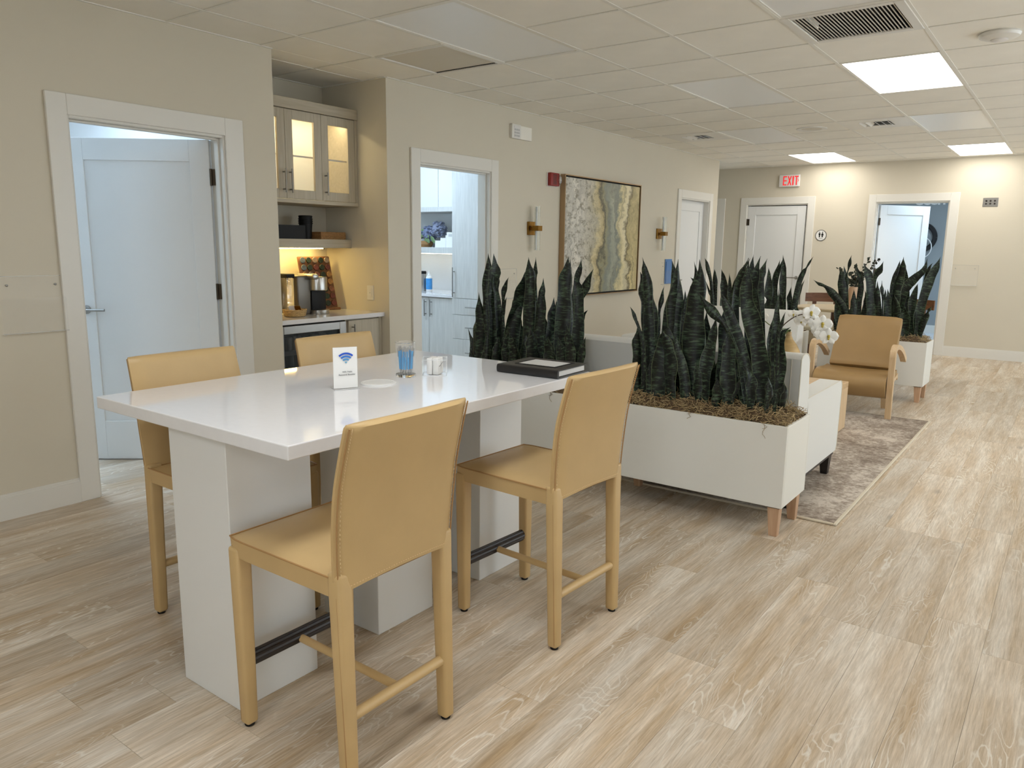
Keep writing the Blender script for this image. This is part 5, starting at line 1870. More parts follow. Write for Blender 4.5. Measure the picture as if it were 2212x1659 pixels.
def moss(x0, x1, y0, y1, n, label, seed, drop=()):
    """curly dried moss heaped in a planter: a low mound with thousands of strands"""
    rr = random.Random(seed)
    mb = MB()
    nx, ny = 40, 14
    vs, fs = [], []
    hts = [[rr.random() for _ in range(ny + 1)] for _ in range(nx + 1)]
    for i in range(nx + 1):
        for j in range(ny + 1):
            u, v = i / nx, j / ny
            ed = min(u, 1 - u, 0.3) / 0.3 * 1.0
            ev = min(v, 1 - v, 0.25) / 0.25
            h = 0.012 + 0.045 * min(1, ed * 3) * min(1, ev * 1.2) + 0.030 * hts[i][j]
            vs.append((x0 + (x1 - x0) * u, y0 + (y1 - y0) * v, PZ1_ - 0.035 + h))
    for i in range(nx):
        for j in range(ny):
            a = i * (ny + 1) + j
            fs.append((a, a + ny + 1, a + ny + 2, a + 1))
    mb.add(vs, fs)
    base = obj('moss', mb, 'moss_dark')
    tag(base, label, 'moss', 'dried moss in the planters', 'stuff')
    for mi, mname in enumerate(('moss_brown', 'moss_tan')):
        sb = MB()
        for k in range(n // 2):
            x, y = rr.uniform(x0 + 0.01, x1 - 0.01), rr.uniform(y0 + 0.008, y1 - 0.008)
            z = PZ1_ + rr.uniform(-0.012, 0.012 + 0.042 * min(1, (y - y0) / 0.08, (y1 - y) / 0.08, (x - x0) / 0.06, (x1 - x) / 0.06))
            a = rr.uniform(0, 2 * PI)
            p = Vector((x, y, z))
            d = Vector((math.cos(a), math.sin(a), rr.uniform(-0.2, 0.5)))
            rad = rr.uniform(0.0010, 0.0019)
            pts = [p.copy()]
            for s_ in range(6):
                d = (d + Vector((rr.uniform(-1, 1), rr.uniform(-1, 1), rr.uniform(-0.8, 0.6))) * 0.75).normalized()
                p = p + d * rr.uniform(0.006, 0.012)
                p.x = min(max(p.x, x0 - 0.010), x1 + 0.010)
                p.y = min(max(p.y, y0 - 0.010), y1 + 0.010)
                p.z = max(p.z, PZ1_ - 0.03) if (x0 < p.x < x1 and y0 < p.y < y1) else max(p.z, PZ1_ + 0.002)
                pts.append(p.copy())
            sb.tube(pts, rad, 3, cap=False)
        so = obj('strands', sb, mname, base)
        so['kind'] = 'stuff'
    for (x, y, ln) in drop:
        pts = []
        for s_ in range(14):
            f = s_ / 13
            pts.append((x + 0.010 * math.sin(f * 9 + x * 40) * f + rr.uniform(-0.003, 0.003), y, PZ1_ + 0.015 - (ln + 0.015) * f))
        pts = [(x, y + 0.03, PZ1_ + 0.006), (x, y + 0.012, PZ1_ + 0.012)] + pts
        obj('hanging_strand', MB().tube(pts, 0.0011, 4).tube([(a + 0.012 * math.sin(i * 1.3), b, c) for i, (a, b, c) in enumerate(pts[:9])], 0.0009, 4), 'moss_brown', base)
    return base


def leaf(parent, pts, org, sc, yp, rr, zbase):
    """pts: (crop x, crop y, width) along the leaf in a view of the photograph; yp: real distance plane of this leaf"""
    P, Wd = [], []
    for (x, y, w_) in pts:
        px, py = org[0] + x / sc, org[1] + y / sc
        q = px_at(px, py, 1, yp)
        P.append(q)
        Wd.append(w_ / sc * (q - CAM).dot(CF) / FPX)
    if P[0].z > zbase + 0.03:
        dx = (P[0] - P[1]).x * 0.3
        q = Vector((P[0].x + max(-0.08, min(0.08, dx)), yp, zbase))
        P.insert(0, q)
        Wd.insert(0, max(0.02, Wd[0] * 0.75))
    else:
        P[0].z = min(P[0].z, zbase + 0.02)
    # the leaves lean and twist in depth as well
    lean_y = rr.uniform(-0.05, 0.05)
    zl = P[-1].z - P[0].z
    for q in P:
        f = max(0, (q.z - P[0].z)) / max(0.05, zl)
        q.y += lean_y * f * f
    n = 18
    path = smooth_path([tuple(q) for q in P], n)
    wid = smooth_path([(w_,) for w_ in Wd], n)
    twist = rr.uniform(-0.5, 0.5)
    tw_rate = rr.uniform(-0.5, 0.5)
    side = rr.choice((-1, 1))
    th = 0.0022
    vs, uv, fs = [], [], []
    nu = 6
    length = 0
    for i in range(n + 1):
        p = Vector(path[i])
        if i:
            length += (p - Vector(path[i - 1])).length
        t = (Vector(path[min(i + 1, n)]) - Vector(path[max(i - 1, 0)])).normalized()
        tocam = (CAM - p)
        tocam.z = 0
        tocam.normalize()
        tocam = Matrix.Rotation(twist + tw_rate * i / n, 3, 'Z') @ tocam
        s_ = t.cross(tocam)
        if s_.length < 1e-4:
            s_ = Vector((1, 0, 0))
        s_.normalize()
        nrm = s_.cross(t).normalized()
        f = i / n
        w_ = max(0.0, wid[i][0]) / max(0.75, math.cos(twist + tw_rate * f)) / 2
        # taper at the tip
        if f > 0.72:
            g_ = (f - 0.72) / 0.28
            w_ *= max(0.02, 1 - g_ ** 1.7)
        w_ *= 1 + 0.09 * math.sin(f * 23 + twist * 13)
        p = p + s_ * (0.006 * math.sin(f * 14 + twist * 21) * min(1, f * 3) * (1 - f))
        wave = 0.14 * math.sin(f * 17 + twist * 9)
        for lay in (0, 1):
            for k in range(nu + 1):
                u = k / nu * 2 - 1
                z = side * 0.30 * w_ * (u * u) + wave * w_ * u * abs(u)
                o = nrm * (z + (th if lay else -th) * (1 - 0.7 * abs(u)))
                vs.append(p + s_ * (u * w_) + o)
                uv.append((k / nu, length))
    m = 2 * (nu + 1)
    for i in range(n):
        for lay in (0, 1):
            for k in range(nu):
                a = i * m + lay * (nu + 1) + k
                fs.append((a, a + 1, a + m + 1, a + m))
        for k in (0, nu):
            a = i * m + k
            fs.append((a, a + nu + 1, a + m + nu + 1, a + m))
    mb = MB()
    mb.add([v - parent.location for v in vs], fs)
    return obj('leaf', mb, 'snake_leaf', parent, smooth=60, uv=uv), P[0]


def plant_group(leaves, org, sc, y0, y1, cuts, labels, seed, zbase=0.53, group='snake plants', lim=(0, 9), inner=4):
    """leaves traced from the photo, sorted into clumps by the foot of each leaf"""
    rr = random.Random(seed)
    roots = []
    for k, lab in enumerate(labels):
        xc = (cuts[k] + cuts[k + 1]) / 2
        roots.append(thing('snake_plant', lab, 'plant', (xc, (y0 + y1) / 2, zbase), 0, group))
    for i, L_ in enumerate(leaves):
        dep, pts = L_
        yp = y0 + (y1 - y0) * min(1, max(0, dep + rr.uniform(-0.06, 0.06)))
        px, py = org[0] + pts[0][0] / sc, org[1] + pts[0][1] / sc
        q = px_at(px, py, 1, yp)
        k = 0
        for c_ in range(len(labels)):
            if q.x >= cuts[c_]:
                k = c_
        leaf(roots[k], pts, org, sc, yp, rr, zbase)
    # shorter inner leaves that close the clumps
    for k in range(len(labels)):
        a_, b_ = max(cuts[k], lim[0] + 0.06), min(cuts[k + 1], lim[1] - 0.06)
        for i in range(inner):
            x = a_ + (b_ - a_) * (i + 0.5) / inner + rr.uniform(-0.02, 0.02)
            yp = y0 + (y1 - y0) * rr.uniform(0.6, 1.0)
            hgt = rr.uniform(0.22, 0.40)
            wpx = []
            for f, wm in ((0, 0.05), (0.45, 0.085), (0.75, 0.06), (1.0, 0.01)):
                q = project((x + rr.uniform(-0.02, 0.02) + 0.03 * f, yp, zbase + hgt * f))
                wpx.append((q[0], q[1], wm * FPX / q[2]))
            leaf(roots[k], wpx, (0, 0), 1.0, yp, rr, zbase)


FYN, FYF = 1.165, 1.550
planter(2.232, 3.222, FYN, FYF, 'white planter box nearest the viewer, right of the stools')
planter(1.020, 1.980, FYN, FYF, 'white planter box hidden behind the high table end')
planter(2.240, 3.200, 5.400, 5.785, 'white planter box behind the tan lounge chair')
planter(1.080, 2.035, 5.400, 5.785, 'white planter box behind the facing white sofa')
moss(2.250, 3.204, FYN + 0.018, FYF - 0.018, 4600, 'curly brown moss in the nearest planter', 1, ((2.325, FYN - 0.004, 0.21), (2.72, FYN - 0.004, 0.03), (3.11, FYN - 0.004, 0.07)))
moss(1.038, 1.962, FYN + 0.018, FYF - 0.018, 700, 'curly brown moss in the planter behind the table', 2, ((1.855, FYN - 0.004, 0.055),))
moss(2.258, 3.182, 5.418, 5.767, 1500, 'curly brown moss in the planter behind the lounge chair', 3)
moss(1.098, 2.017, 5.418, 5.767, 500, 'curly brown moss in the planter behind the facing sofa', 4)

LF = [  # nearest planter: (depth 0 front .. 1 back, points)
    (.25, [(215, 1390, 60), (205, 1150, 100), (205, 950, 112), (205, 800, 84), (180, 680, 20)]),
    (.50, [(290, 1390, 80), (300, 1000, 130), (275, 600, 140), (240, 400, 115), (200, 240, 40)]),
    (.60, [(310, 1390, 70), (300, 800, 100), (290, 450, 80), (268, 260, 72), (255, 170, 24), (240, 105, 8)]),
    (.40, [(260, 1390, 50), (250, 900, 40), (215, 720, 22), (178, 610, 34), (150, 545, 8)]),
    (.70, [(350, 1390, 60), (365, 800, 40), (382, 600, 22), (390, 490, 44), (402, 420, 18), (415, 362, 6)]),
    (.55, [(420, 1400, 110), (450, 1000, 170), (480, 700, 170), (515, 450, 130), (500, 280, 90), (470, 135, 20)]),
    (.60, [(540, 1390, 90), (545, 900, 130), (540, 550, 120), (555, 350, 95), (575, 125, 20)]),
    (.20, [(385, 1400, 90), (390, 1200, 150), (415, 950, 165), (435, 800, 110), (440, 725, 20)]),
    (.15, [(490, 1400, 70), (490, 1200, 100), (480, 1000, 110), (455, 850, 80), (425, 760, 20)]),
    (.25, [(625, 1400, 70), (610, 1220, 95), (565, 1020, 85), (530, 900, 60), (505, 800, 15)]),
    (.50, [(700, 1400, 110), (690, 1050, 190), (700, 750, 190), (735, 450, 150), (765, 270, 90), (760, 120, 20)]),
    (.62, [(640, 1400, 70), (640, 950, 110), (680, 560, 120), (705, 330, 60), (708, 240, 36), (688, 140, 6)]),
    (.55, [(610, 1390, 50), (615, 900, 60), (625, 600, 52), (632, 480, 36), (632, 400, 10)]),
    (.60, [(760, 1390, 60), (750, 700, 60), (705, 380, 44), (690, 320, 26), (667, 290, 8)]),
    (.20, [(790, 1400, 80), (800, 1180, 110), (835, 950, 105), (862, 780, 70), (872, 640, 15)]),
    (.10, [(905, 1430, 70), (915, 1330, 95), (920, 1260, 70), (915, 1185, 15)]),
    (.20, [(1000, 1425, 90), (1005, 1220, 130), (1012, 1000, 125), (1000, 850, 80), (990, 740, 15)]),
    (.35, [(1150, 1400, 60), (1110, 1080, 60), (1010, 740, 40), (900, 610, 84), (820, 510, 64), (770, 420, 10)]),
    (.50, [(955, 1400, 90), (960, 1050, 120), (975, 760, 130), (975, 620, 90), (955, 530, 20)]),
    (.40, [(1195, 1425, 80), (1150, 1120, 110), (1090, 880, 115), (1020, 660, 95), (950, 500, 60), (918, 415, 10)]),
    (.30, [(1320, 1425, 90), (1310, 1180, 145), (1285, 920, 145), (1240, 680, 150), (1185, 500, 125), (1190, 320, 115), (1215, 120, 20)]),
    (.60, [(1260, 1400, 70), (1250, 700, 90), (1230, 380, 90), (1250, 220, 60), (1285, 95, 10)]),
    (.65, [(1300, 1400, 70), (1270, 650, 90), (1262, 340, 90), (1290, 220, 56), (1330, 120, 10)]),
    (.70, [(1130, 1400, 60), (1080, 800, 70), (1090, 400, 60), (1150, 240, 48), (1215, 112, 8)]),
    (.75, [(1200, 1400, 60), (1200, 700, 80), (1215, 330, 70), (1225, 180, 40), (1240, 80, 6)]),
    (.45, [(1400, 1415, 80), (1440, 1120, 130), (1440, 880, 100), (1425, 650, 60), (1440, 380, 12)]),
    (.35, [(1445, 1410, 60), (1470, 1100, 95), (1470, 880, 90), (1485, 790, 60), (1560, 733, 10)]),
    (.45, [(1430, 1410, 50), (1465, 850, 40), (1505, 690, 34), (1540, 595, 8)]),
    (.10, [(1435, 1410, 24), (1462, 1345, 44), (1490, 1290, 40), (1515, 1240, 8)]),
    (.20, [(1050, 1400, 20), (1075, 1310, 34), (1100, 1240, 26), (1120, 1190, 6)]),
    (.30, [(1140, 1420, 50), (1140, 1270, 80), (1115, 1130, 70), (1080, 1010, 15)]),
    (.12, [(1200, 1420, 60), (1215, 1290, 92), (1210, 1170, 70), (1185, 1085, 15)]),
    (.80, [(560, 1390, 90), (570, 900, 120), (560, 650, 60), (570, 520, 10)]),
    (.85, [(850, 1390, 90), (830, 1000, 110), (820, 750, 80), (830, 580, 12)]),
    (.80, [(1090, 1390, 80), (1080, 1000, 110), (1060, 760, 90), (1040, 560, 12)]),
    (.80, [(350, 1390, 80), (355, 1000, 90), (360, 800, 60), (385, 690, 12)]),
    (.15, [(300, 1400, 50), (310, 1250, 80), (320, 1100, 60), (325, 1010, 12)]),
    (.12, [(730, 1400, 50), (735, 1280, 80), (730, 1150, 66), (715, 1050, 12)]),
    (.80, [(1390, 1400, 70), (1390, 950, 90), (1385, 760, 50), (1395, 650, 10)]),
    (.10, [(1360, 1415, 40), (1375, 1330, 66), (1370, 1250, 50), (1360, 1180, 10)]),
]
plant_group(LF, (1330, 530), 4.147, 1.235, 1.480, [2.26, 2.56, 2.80, 3.02, 3.3],
            ['snake plant clump at the left end of the nearest planter, beside the stool back', 'snake plant clump in the nearest planter, second from its left end',
             'snake plant clump in the nearest planter, second from its right end', 'snake plant clump at the right end of the nearest planter, by the white sofa arm'], 5,
            group='snake plants in the nearest planter', lim=(2.28, 3.16))
LL = [
    (.30, [(280, 1600, 60), (270, 1000, 80), (250, 700, 92), (235, 450, 100), (250, 250, 90), (240, 85, 16)]),
    (.45, [(330, 1600, 70), (320, 900, 90), (300, 520, 100), (330, 300, 112), (328, 180, 60), (325, 90, 10)]),
    (.55, [(440, 1600, 70), (410, 900, 92), (390, 650, 72), (365, 480, 62), (375, 340, 72), (345, 200, 12)]),
    (.60, [(440, 1600, 60), (430, 800, 40), (438, 600, 34), (452, 470, 56), (470, 400, 30), (495, 345, 6)]),
    (.50, [(420, 1600, 50), (420, 900, 50), (430, 690, 40), (465, 560, 8)]),
    (.30, [(205, 1600, 80), (190, 1050, 122), (188, 760, 95), (180, 505, 14)]),
    (.20, [(130, 1600, 60), (128, 1050, 84), (130, 820, 54), (125, 680, 10)]),
    (.40, [(130, 1600, 40), (100, 1260, 40), (75, 1070, 52), (45, 980, 22), (12, 905, 6)]),
    (.20, [(100, 1400, 40), (80, 1230, 44), (55, 1160, 8)]),
    (.35, [(710, 1600, 100), (720, 1000, 150), (740, 620, 122), (745, 350, 112), (740, 220, 60), (740, 130, 12)]),
    (.45, [(640, 1600, 80), (690, 820, 90), (700, 420, 90), (690, 260, 70), (672, 130, 10)]),
    (.55, [(770, 1600, 70), (785, 750, 84), (790, 350, 66), (812, 260, 50), (822, 130, 6)]),
    (.30, [(540, 1600, 100), (530, 1020, 152), (555, 700, 132), (580, 540, 74), (598, 430, 10)]),
    (.50, [(480, 1600, 90), (510, 950, 120), (600, 620, 130), (670, 400, 100), (690, 290, 20)]),
    (.45, [(850, 1600, 80), (830, 1000, 122), (850, 620, 92), (862, 480, 60), (872, 350, 10)]),
    (.60, [(900, 1600, 60), (885, 850, 50), (886, 690, 38), (900, 575, 8)]),
    (.40, [(930, 1600, 70), (920, 1000, 94), (932, 740, 84), (940, 570, 12)]),
    (.55, [(1000, 1600, 70), (985, 1000, 80), (990, 760, 72), (980, 595, 10)]),
    (.30, [(1060, 1600, 110), (1060, 1000, 172), (1070, 620, 152), (1085, 370, 132), (1100, 230, 80), (1115, 125, 14)]),
    (.50, [(1140, 1600, 80), (1140, 900, 102), (1140, 500, 74), (1140, 300, 50), (1145, 145, 10)]),
    (.35, [(1220, 1600, 90), (1240, 1080, 132), (1262, 760, 112), (1240, 500, 102), (1215, 390, 70), (1250, 250, 58), (1255, 140, 10)]),
    (.55, [(1260, 1600, 70), (1250, 900, 64), (1275, 640, 60), (1330, 490, 92), (1375, 380, 82), (1440, 255, 12)]),
    (.55, [(1250, 1600, 50), (1260, 950, 40), (1305, 780, 42), (1360, 700, 8)]),
    (.20, [(1240, 1600, 60), (1265, 1300, 70), (1290, 1120, 72), (1320, 995, 10)]),
    (.60, [(1190, 1600, 60), (1180, 900, 50), (1165, 600, 40), (1160, 420, 8)]),
    (.12, [(650, 1600, 90), (660, 1250, 122), (650, 1080, 80), (640, 970, 14)]),
    (.12, [(360, 1600, 80), (370, 1240, 112), (370, 1100, 80), (372, 990, 12)]),
    (.15, [(780, 1600, 90), (770, 1220, 142), (760, 1020, 100), (750, 890, 16)]),
    (.12, [(950, 1600, 90), (960, 1270, 132), (962, 1110, 90), (960, 990, 14)]),
    (.12, [(1085, 1600, 90), (1095, 1270, 132), (1080, 1110, 90), (1060, 990, 14)]),
    (.14, [(560, 1600, 70), (560, 1180, 102), (550, 1050, 70), (540, 950, 12)]),
    (.12, [(470, 1600, 70), (472, 1250, 100), (470, 1060, 70), (500, 930, 12)]),
    (.14, [(1180, 1600, 70), (1180, 1230, 110), (1170, 1020, 80), (1160, 850, 14)]),
    (.14, [(250, 1600, 70), (250, 1250, 100), (245, 1050, 70), (240, 900, 12)]),
    (.80, [(600, 1600, 90), (600, 1000, 140), (600, 800, 90), (610, 640, 12)]),
    (.80, [(880, 1600, 90), (890, 1000, 140), (900, 850, 70), (905, 740, 12)]),
    (.80, [(350, 1600, 90), (345, 1000, 120), (340, 820, 80), (330, 680, 12)]),
]
plant_group(LL, (1000, 530), 5.026, 1.235, 1.480, [0.9, 1.30, 1.52, 1.72, 2.3],
            ['snake plant clump at the left end of the planter behind the table', 'snake plant clump second from the left behind the table',
             'snake plant clump third from the left behind the table', 'snake plant clump at the right end behind the table, next to the binder'], 6,
            group='snake plants in the planter behind the table', lim=(1.04, 1.93))
LB = [
    (.40, [(330, 1250, 50), (300, 850, 56), (272, 500, 54), (228, 260, 62), (205, 180, 30), (190, 120, 6)]),
    (.40, [(330, 1250, 40), (292, 830, 34), (262, 680, 40), (205, 495, 6)]),
    (.50, [(340, 1250, 60), (340, 720, 72), (345, 450, 66), (340, 305, 10)]),
    (.30, [(480, 1260, 90), (485, 820, 122), (480, 520, 102), (430, 310, 14)]),
    (.40, [(600, 1260, 70), (592, 820, 84), (590, 570, 62), (585, 375, 10)]),
    (.55, [(650, 1260, 70), (650, 680, 84), (735, 440, 74), (830, 285, 64), (935, 130, 10)]),
    (.35, [(720, 1260, 90), (700, 900, 110), (690, 700, 90), (735, 345, 12)]),
    (.35, [(1180, 1260, 90), (1190, 820, 124), (1212, 470, 84), (1200, 280, 12)]),
    (.50, [(1230, 1260, 80), (1250, 720, 92), (1300, 470, 94), (1350, 270, 50), (1372, 160, 8)]),
    (.40, [(1440, 1260, 80), (1440, 640, 104), (1460, 330, 94), (1455, 75, 14)]),
    (.55, [(1300, 1260, 70), (1310, 760, 84), (1335, 430, 84), (1420, 250, 54), (1450, 150, 10)]),
    (.35, [(1590, 1260, 60), (1620, 950, 84), (1660, 760, 92), (1720, 520, 94), (1795, 350, 62), (1830, 290, 26), (1885, 200, 52), (1945, 105, 8)]),
    (.40, [(1540, 1260, 60), (1545, 900, 80), (1548, 740, 70), (1575, 595, 8)]),
    (.50, [(1620, 1260, 40), (1680, 820, 34), (1735, 620, 34), (1795, 480, 6)]),
    (.20, [(1420, 1260, 90), (1410, 920, 112), (1395, 800, 70), (1380, 690, 12)]),
    (.50, [(1060, 1260, 60), (1090, 740, 74), (1078, 580, 44), (1065, 470, 8)]),
    (.60, [(1080, 1260, 60), (1080, 700, 60), (1100, 420, 40), (1135, 290, 8)]),
    (.50, [(990, 1260, 90), (980, 900, 110), (960, 700, 80), (940, 500, 12)]),
    (.50, [(860, 1260, 90), (850, 900, 100), (840, 700, 70), (820, 520, 12)]),
    (.30, [(1290, 1260, 90), (1290, 1000, 110), (1300, 820, 80), (1330, 640, 12)]),
]
plant_group(LB, (1500, 540), 7.54, 5.48, 5.70, [1.0, 1.40, 1.72, 2.1],
            ['snake plant clump at the left end of the planter behind the facing sofa', 'snake plant clump in the middle of the planter behind the facing sofa',
             'snake plant clump at the right end of the planter behind the facing sofa'], 7, group='snake plants behind the facing sofa', lim=(1.10, 1.98), inner=3)
LR = [
    (.35, [(640, 1340, 90), (600, 960, 120), (500, 770, 125), (390, 650, 100), (300, 572, 44), (215, 535, 62), (125, 470, 8)]),
    (.45, [(600, 1340, 90), (600, 760, 150), (592, 500, 130), (575, 390, 90), (545, 318, 20)]),
    (.60, [(640, 1340, 70), (640, 650, 80), (632, 400, 74), (625, 255, 10)]),
    (.60, [(660, 1340, 60), (655, 520, 40), (690, 320, 16), (705, 215, 62), (725, 140, 26), (745, 80, 6)]),
    (.45, [(830, 1340, 80), (850, 900, 84), (885, 620, 84), (870, 440, 74), (828, 310, 48), (820, 210, 8)]),
    (.35, [(1040, 1340, 100), (1045, 760, 142), (1010, 450, 124), (970, 310, 70), (935, 210, 12)]),
    (.55, [(1060, 1340, 80), (1075, 600, 60), (1125, 400, 84), (1195, 290, 84), (1245, 180, 10)]),
    (.35, [(1150, 1340, 90), (1150, 800, 112), (1155, 620, 50), (1165, 480, 8)]),
    (.50, [(1230, 1340, 40), (1225, 860, 20), (1220, 650, 52), (1212, 560, 20), (1208, 490, 6)]),
    (.50, [(1260, 1340, 50), (1262, 800, 40), (1270, 700, 34), (1265, 620, 6)]),
    (.25, [(1290, 1340, 90), (1305, 880, 112), (1322, 740, 70), (1320, 620, 12)]),
    (.45, [(1390, 1340, 90), (1435, 740, 124), (1500, 470, 114), (1545, 280, 104), (1572, 110, 12)]),
    (.60, [(1350, 1340, 60), (1380, 640, 60), (1435, 450, 62), (1495, 270, 54), (1518, 165, 8)]),
    (.55, [(1590, 1340, 90), (1595, 760, 110), (1590, 460, 94), (1575, 180, 12)]),
    (.40, [(1440, 1340, 100), (1500, 880, 130), (1600, 620, 134), (1760, 440, 124), (1890, 310, 98), (1940, 125, 14)]),
    (.60, [(1580, 1340, 60), (1620, 640, 64), (1690, 480, 64), (1750, 365, 8)]),
    (.35, [(1770, 1340, 90), (1805, 1020, 134), (1895, 680, 136), (2000, 430, 134), (2085, 260, 104), (2150, 105, 12)]),
    (.60, [(1800, 1340, 60), (1880, 640, 60), (1950, 310, 52), (2022, 205, 8)]),
    (.30, [(1690, 1340, 80), (1700, 940, 114), (1740, 690, 96), (1790, 530, 14)]),
    (.25, [(1825, 1340, 60), (1868, 1170, 114), (1935, 1030, 66), (1958, 985, 26), (1985, 940, 50), (2025, 893, 6)]),
    (.15, [(1585, 1345, 100), (1592, 1130, 152), (1590, 1000, 100), (1585, 900, 16)]),
    (.15, [(720, 1340, 90), (760, 900, 104), (765, 760, 70), (760, 630, 12)]),
    (.15, [(560, 1340, 90), (530, 1060, 110), (510, 900, 70), (500, 800, 12)]),
    (.30, [(520, 1340, 40), (490, 1200, 34), (450, 1075, 8)]),
    (.30, [(930, 1340, 90), (940, 960, 110), (960, 800, 80), (930, 640, 12)]),
    (.15, [(1460, 1340, 90), (1450, 1000, 110), (1440, 850, 80), (1430, 720, 12)]),
]
plant_group(LR, (1740, 540), 7.373, 5.48, 5.70, [2.2, 2.50, 2.80, 3.3],
            ['snake plant clump with one leaf bending left, behind the lounge chair', 'snake plant clump in the middle behind the lounge chair back',
             'snake plant clump at the right end of the rear planter, before the open doorway'], 9, group='snake plants behind the lounge chair', lim=(2.26, 3.10), inner=3)

# ================================================================== rug and seating
t = thing('rug', 'worn beige and taupe area rug with pale bound edge', 'rug', (2.18, 3.055, 0))
obj('pile', MB().box(-1.205, 1.205, -1.51, 1.51, 0.0005, 0.010), 'worn_rug', t, smooth=0)
bd = MB()
for (a, b, c, d) in ((-1.22, -1.203, -1.525, 1.525), (1.203, 1.22, -1.525, 1.525), (-1.203, 1.203, -1.525, -1.508), (-1.203, 1.203, 1.508, 1.525)):
    bd.bbox(a, b, c, d, 0.0005, 0.0115, 0.003, 1)
obj('binding', bd, 'rug_binding', t, smooth=0)


def sofa(x0, x1, yb, depth, face, label, top=0.862, arm=0.61):
    """white leather sofa; yb = plane of the back's rear face, face = +1 looks to +y"""
    xc = (x0 + x1) / 2
    t = thing('sofa', label, 'sofa', (xc, yb + face * depth / 2, 0), 0 if face > 0 else PI, 'white leather sofas')
    a, d2 = (x1 - x0) / 2, depth / 2
    aw = 0.12
    zf = 0.0115
    # local: back at -d2, front at +d2
    bk = MB()
    prof = smooth_path([(-d2, 0.16), (-d2, 0.50), (-d2 + 0.002, 0.84)], 6) + smooth_path([(-d2 + 0.02, top - 0.006), (-d2 + 0.07, top + 0.004), (-d2 + 0.13, top - 0.012), (-d2 + 0.160, top - 0.05)], 8) + [(-d2 + 0.19, 0.60), (-d2 + 0.21, 0.40), (-d2 + 0.21, 0.16)]
    bk.prism(prof, -a, a, 0)
    back = obj('back', bk, 'white_leather', t, smooth=40)
    for sx in (-1, 1):
        pp = [(sx * (a - 0.0005), y, z) for (y, z) in prof[:-3]]
        obj('piping', MB().tube(pp, 0.0035, 6), 'pale_piping', back)
        obj('seam', MB().tube([(sx * (a - 0.05), -d2 - 0.0005, 0.2), (sx * (a - 0.05), -d2 - 0.0005, 0.835)], 0.0022, 6), 'pale_piping', back)
    for sx in (-1, 1):
        ar = MB()
        pr_ = [(-d2 + 0.19, 0.16), (d2 - 0.02, 0.16), (d2, 0.19), (d2 + 0.012, arm - 0.05)] + smooth_path([(d2 + 0.010, arm - 0.035), (d2 - 0.010, arm - 0.008), (d2 - 0.06, arm), (d2 - 0.2, arm - 0.002), (-d2 + 0.19, arm - 0.004)], 10)
        xi, xo = sorted((sx * (a - aw), sx * a))
        ar.prism(pr_, xi, xo, 0)
        ao = obj('arm', ar, 'white_leather', t, smooth=40)
        obj('piping', MB().tube([(sx * (a - 0.0005), y, z) for (y, z) in pr_[1:]], 0.003, 6), 'pale_piping', ao)
    n = 2 if (x1 - x0) > 1.3 else 1
    wdt = (2 * a - 2 * aw) / n
    for k in range(n):
        s0 = -a + aw + k * wdt
        obj('seat_cushion', MB().bbox(s0 + 0.003, s0 + wdt - 0.003, -d2 + 0.20, d2 - 0.005, 0.30, 0.455, 0.03, 3), 'white_leather', t, smooth=40)
    obj('seat_base', MB().box(-a + aw, a - aw, -d2 + 0.1, d2 - 0.02, 0.16, 0.30), 'white_leather', t, smooth=0)
    obj('plinth', MB().box(-a + 0.01, a - 0.01, -d2 + 0.01, d2 - 0.025, 0.135, 0.162), 'dark_wood', t, smooth=0)
    for sx in (-1, 1):
        for sy in (-1, 1):
            c1 = (sx * (a - 0.045), sy * (d2 - 0.06))
            obj('leg', MB().taper((c1[0], c1[1] + sy * 0.008), 0.042, 0.042, zf, c1, 0.06, 0.07, 0.14, 0.002), 'dark_wood', t, smooth=0)
    return t


sofa(1.20, 3.145, 1.585, 0.92, 1, 'white leather sofa with its back to the nearest planter')
sofa(0.92, 2.305, 4.600, 0.86, -1, 'white leather sofa facing the viewer, mostly hidden by snake plants')

# wooden side table
t = thing('side_table', 'light wood block side table beyond the white sofa arm', 'side table', (2.64, 3.605, 0.0), 0)
sb_ = MB().bbox(-0.25, 0.25, -0.255, 0.255, 0.345, 0.385, 0.003, 1).bbox(-0.25, -0.20, -0.255, 0.255, 0.0115, 0.345, 0.003, 1)
obj('top', sb_, 'beech_flat', t, smooth=0)
obj('side_slab', MB().bbox(0.20, 0.25, -0.255, 0.255, 0.0115, 0.345, 0.003, 1), 'beech', t, smooth=0)
obj('inlay', MB().box(-0.06, 0.02, -0.23, -0.18, 0.385, 0.3865), 'walnut', t, smooth=0)

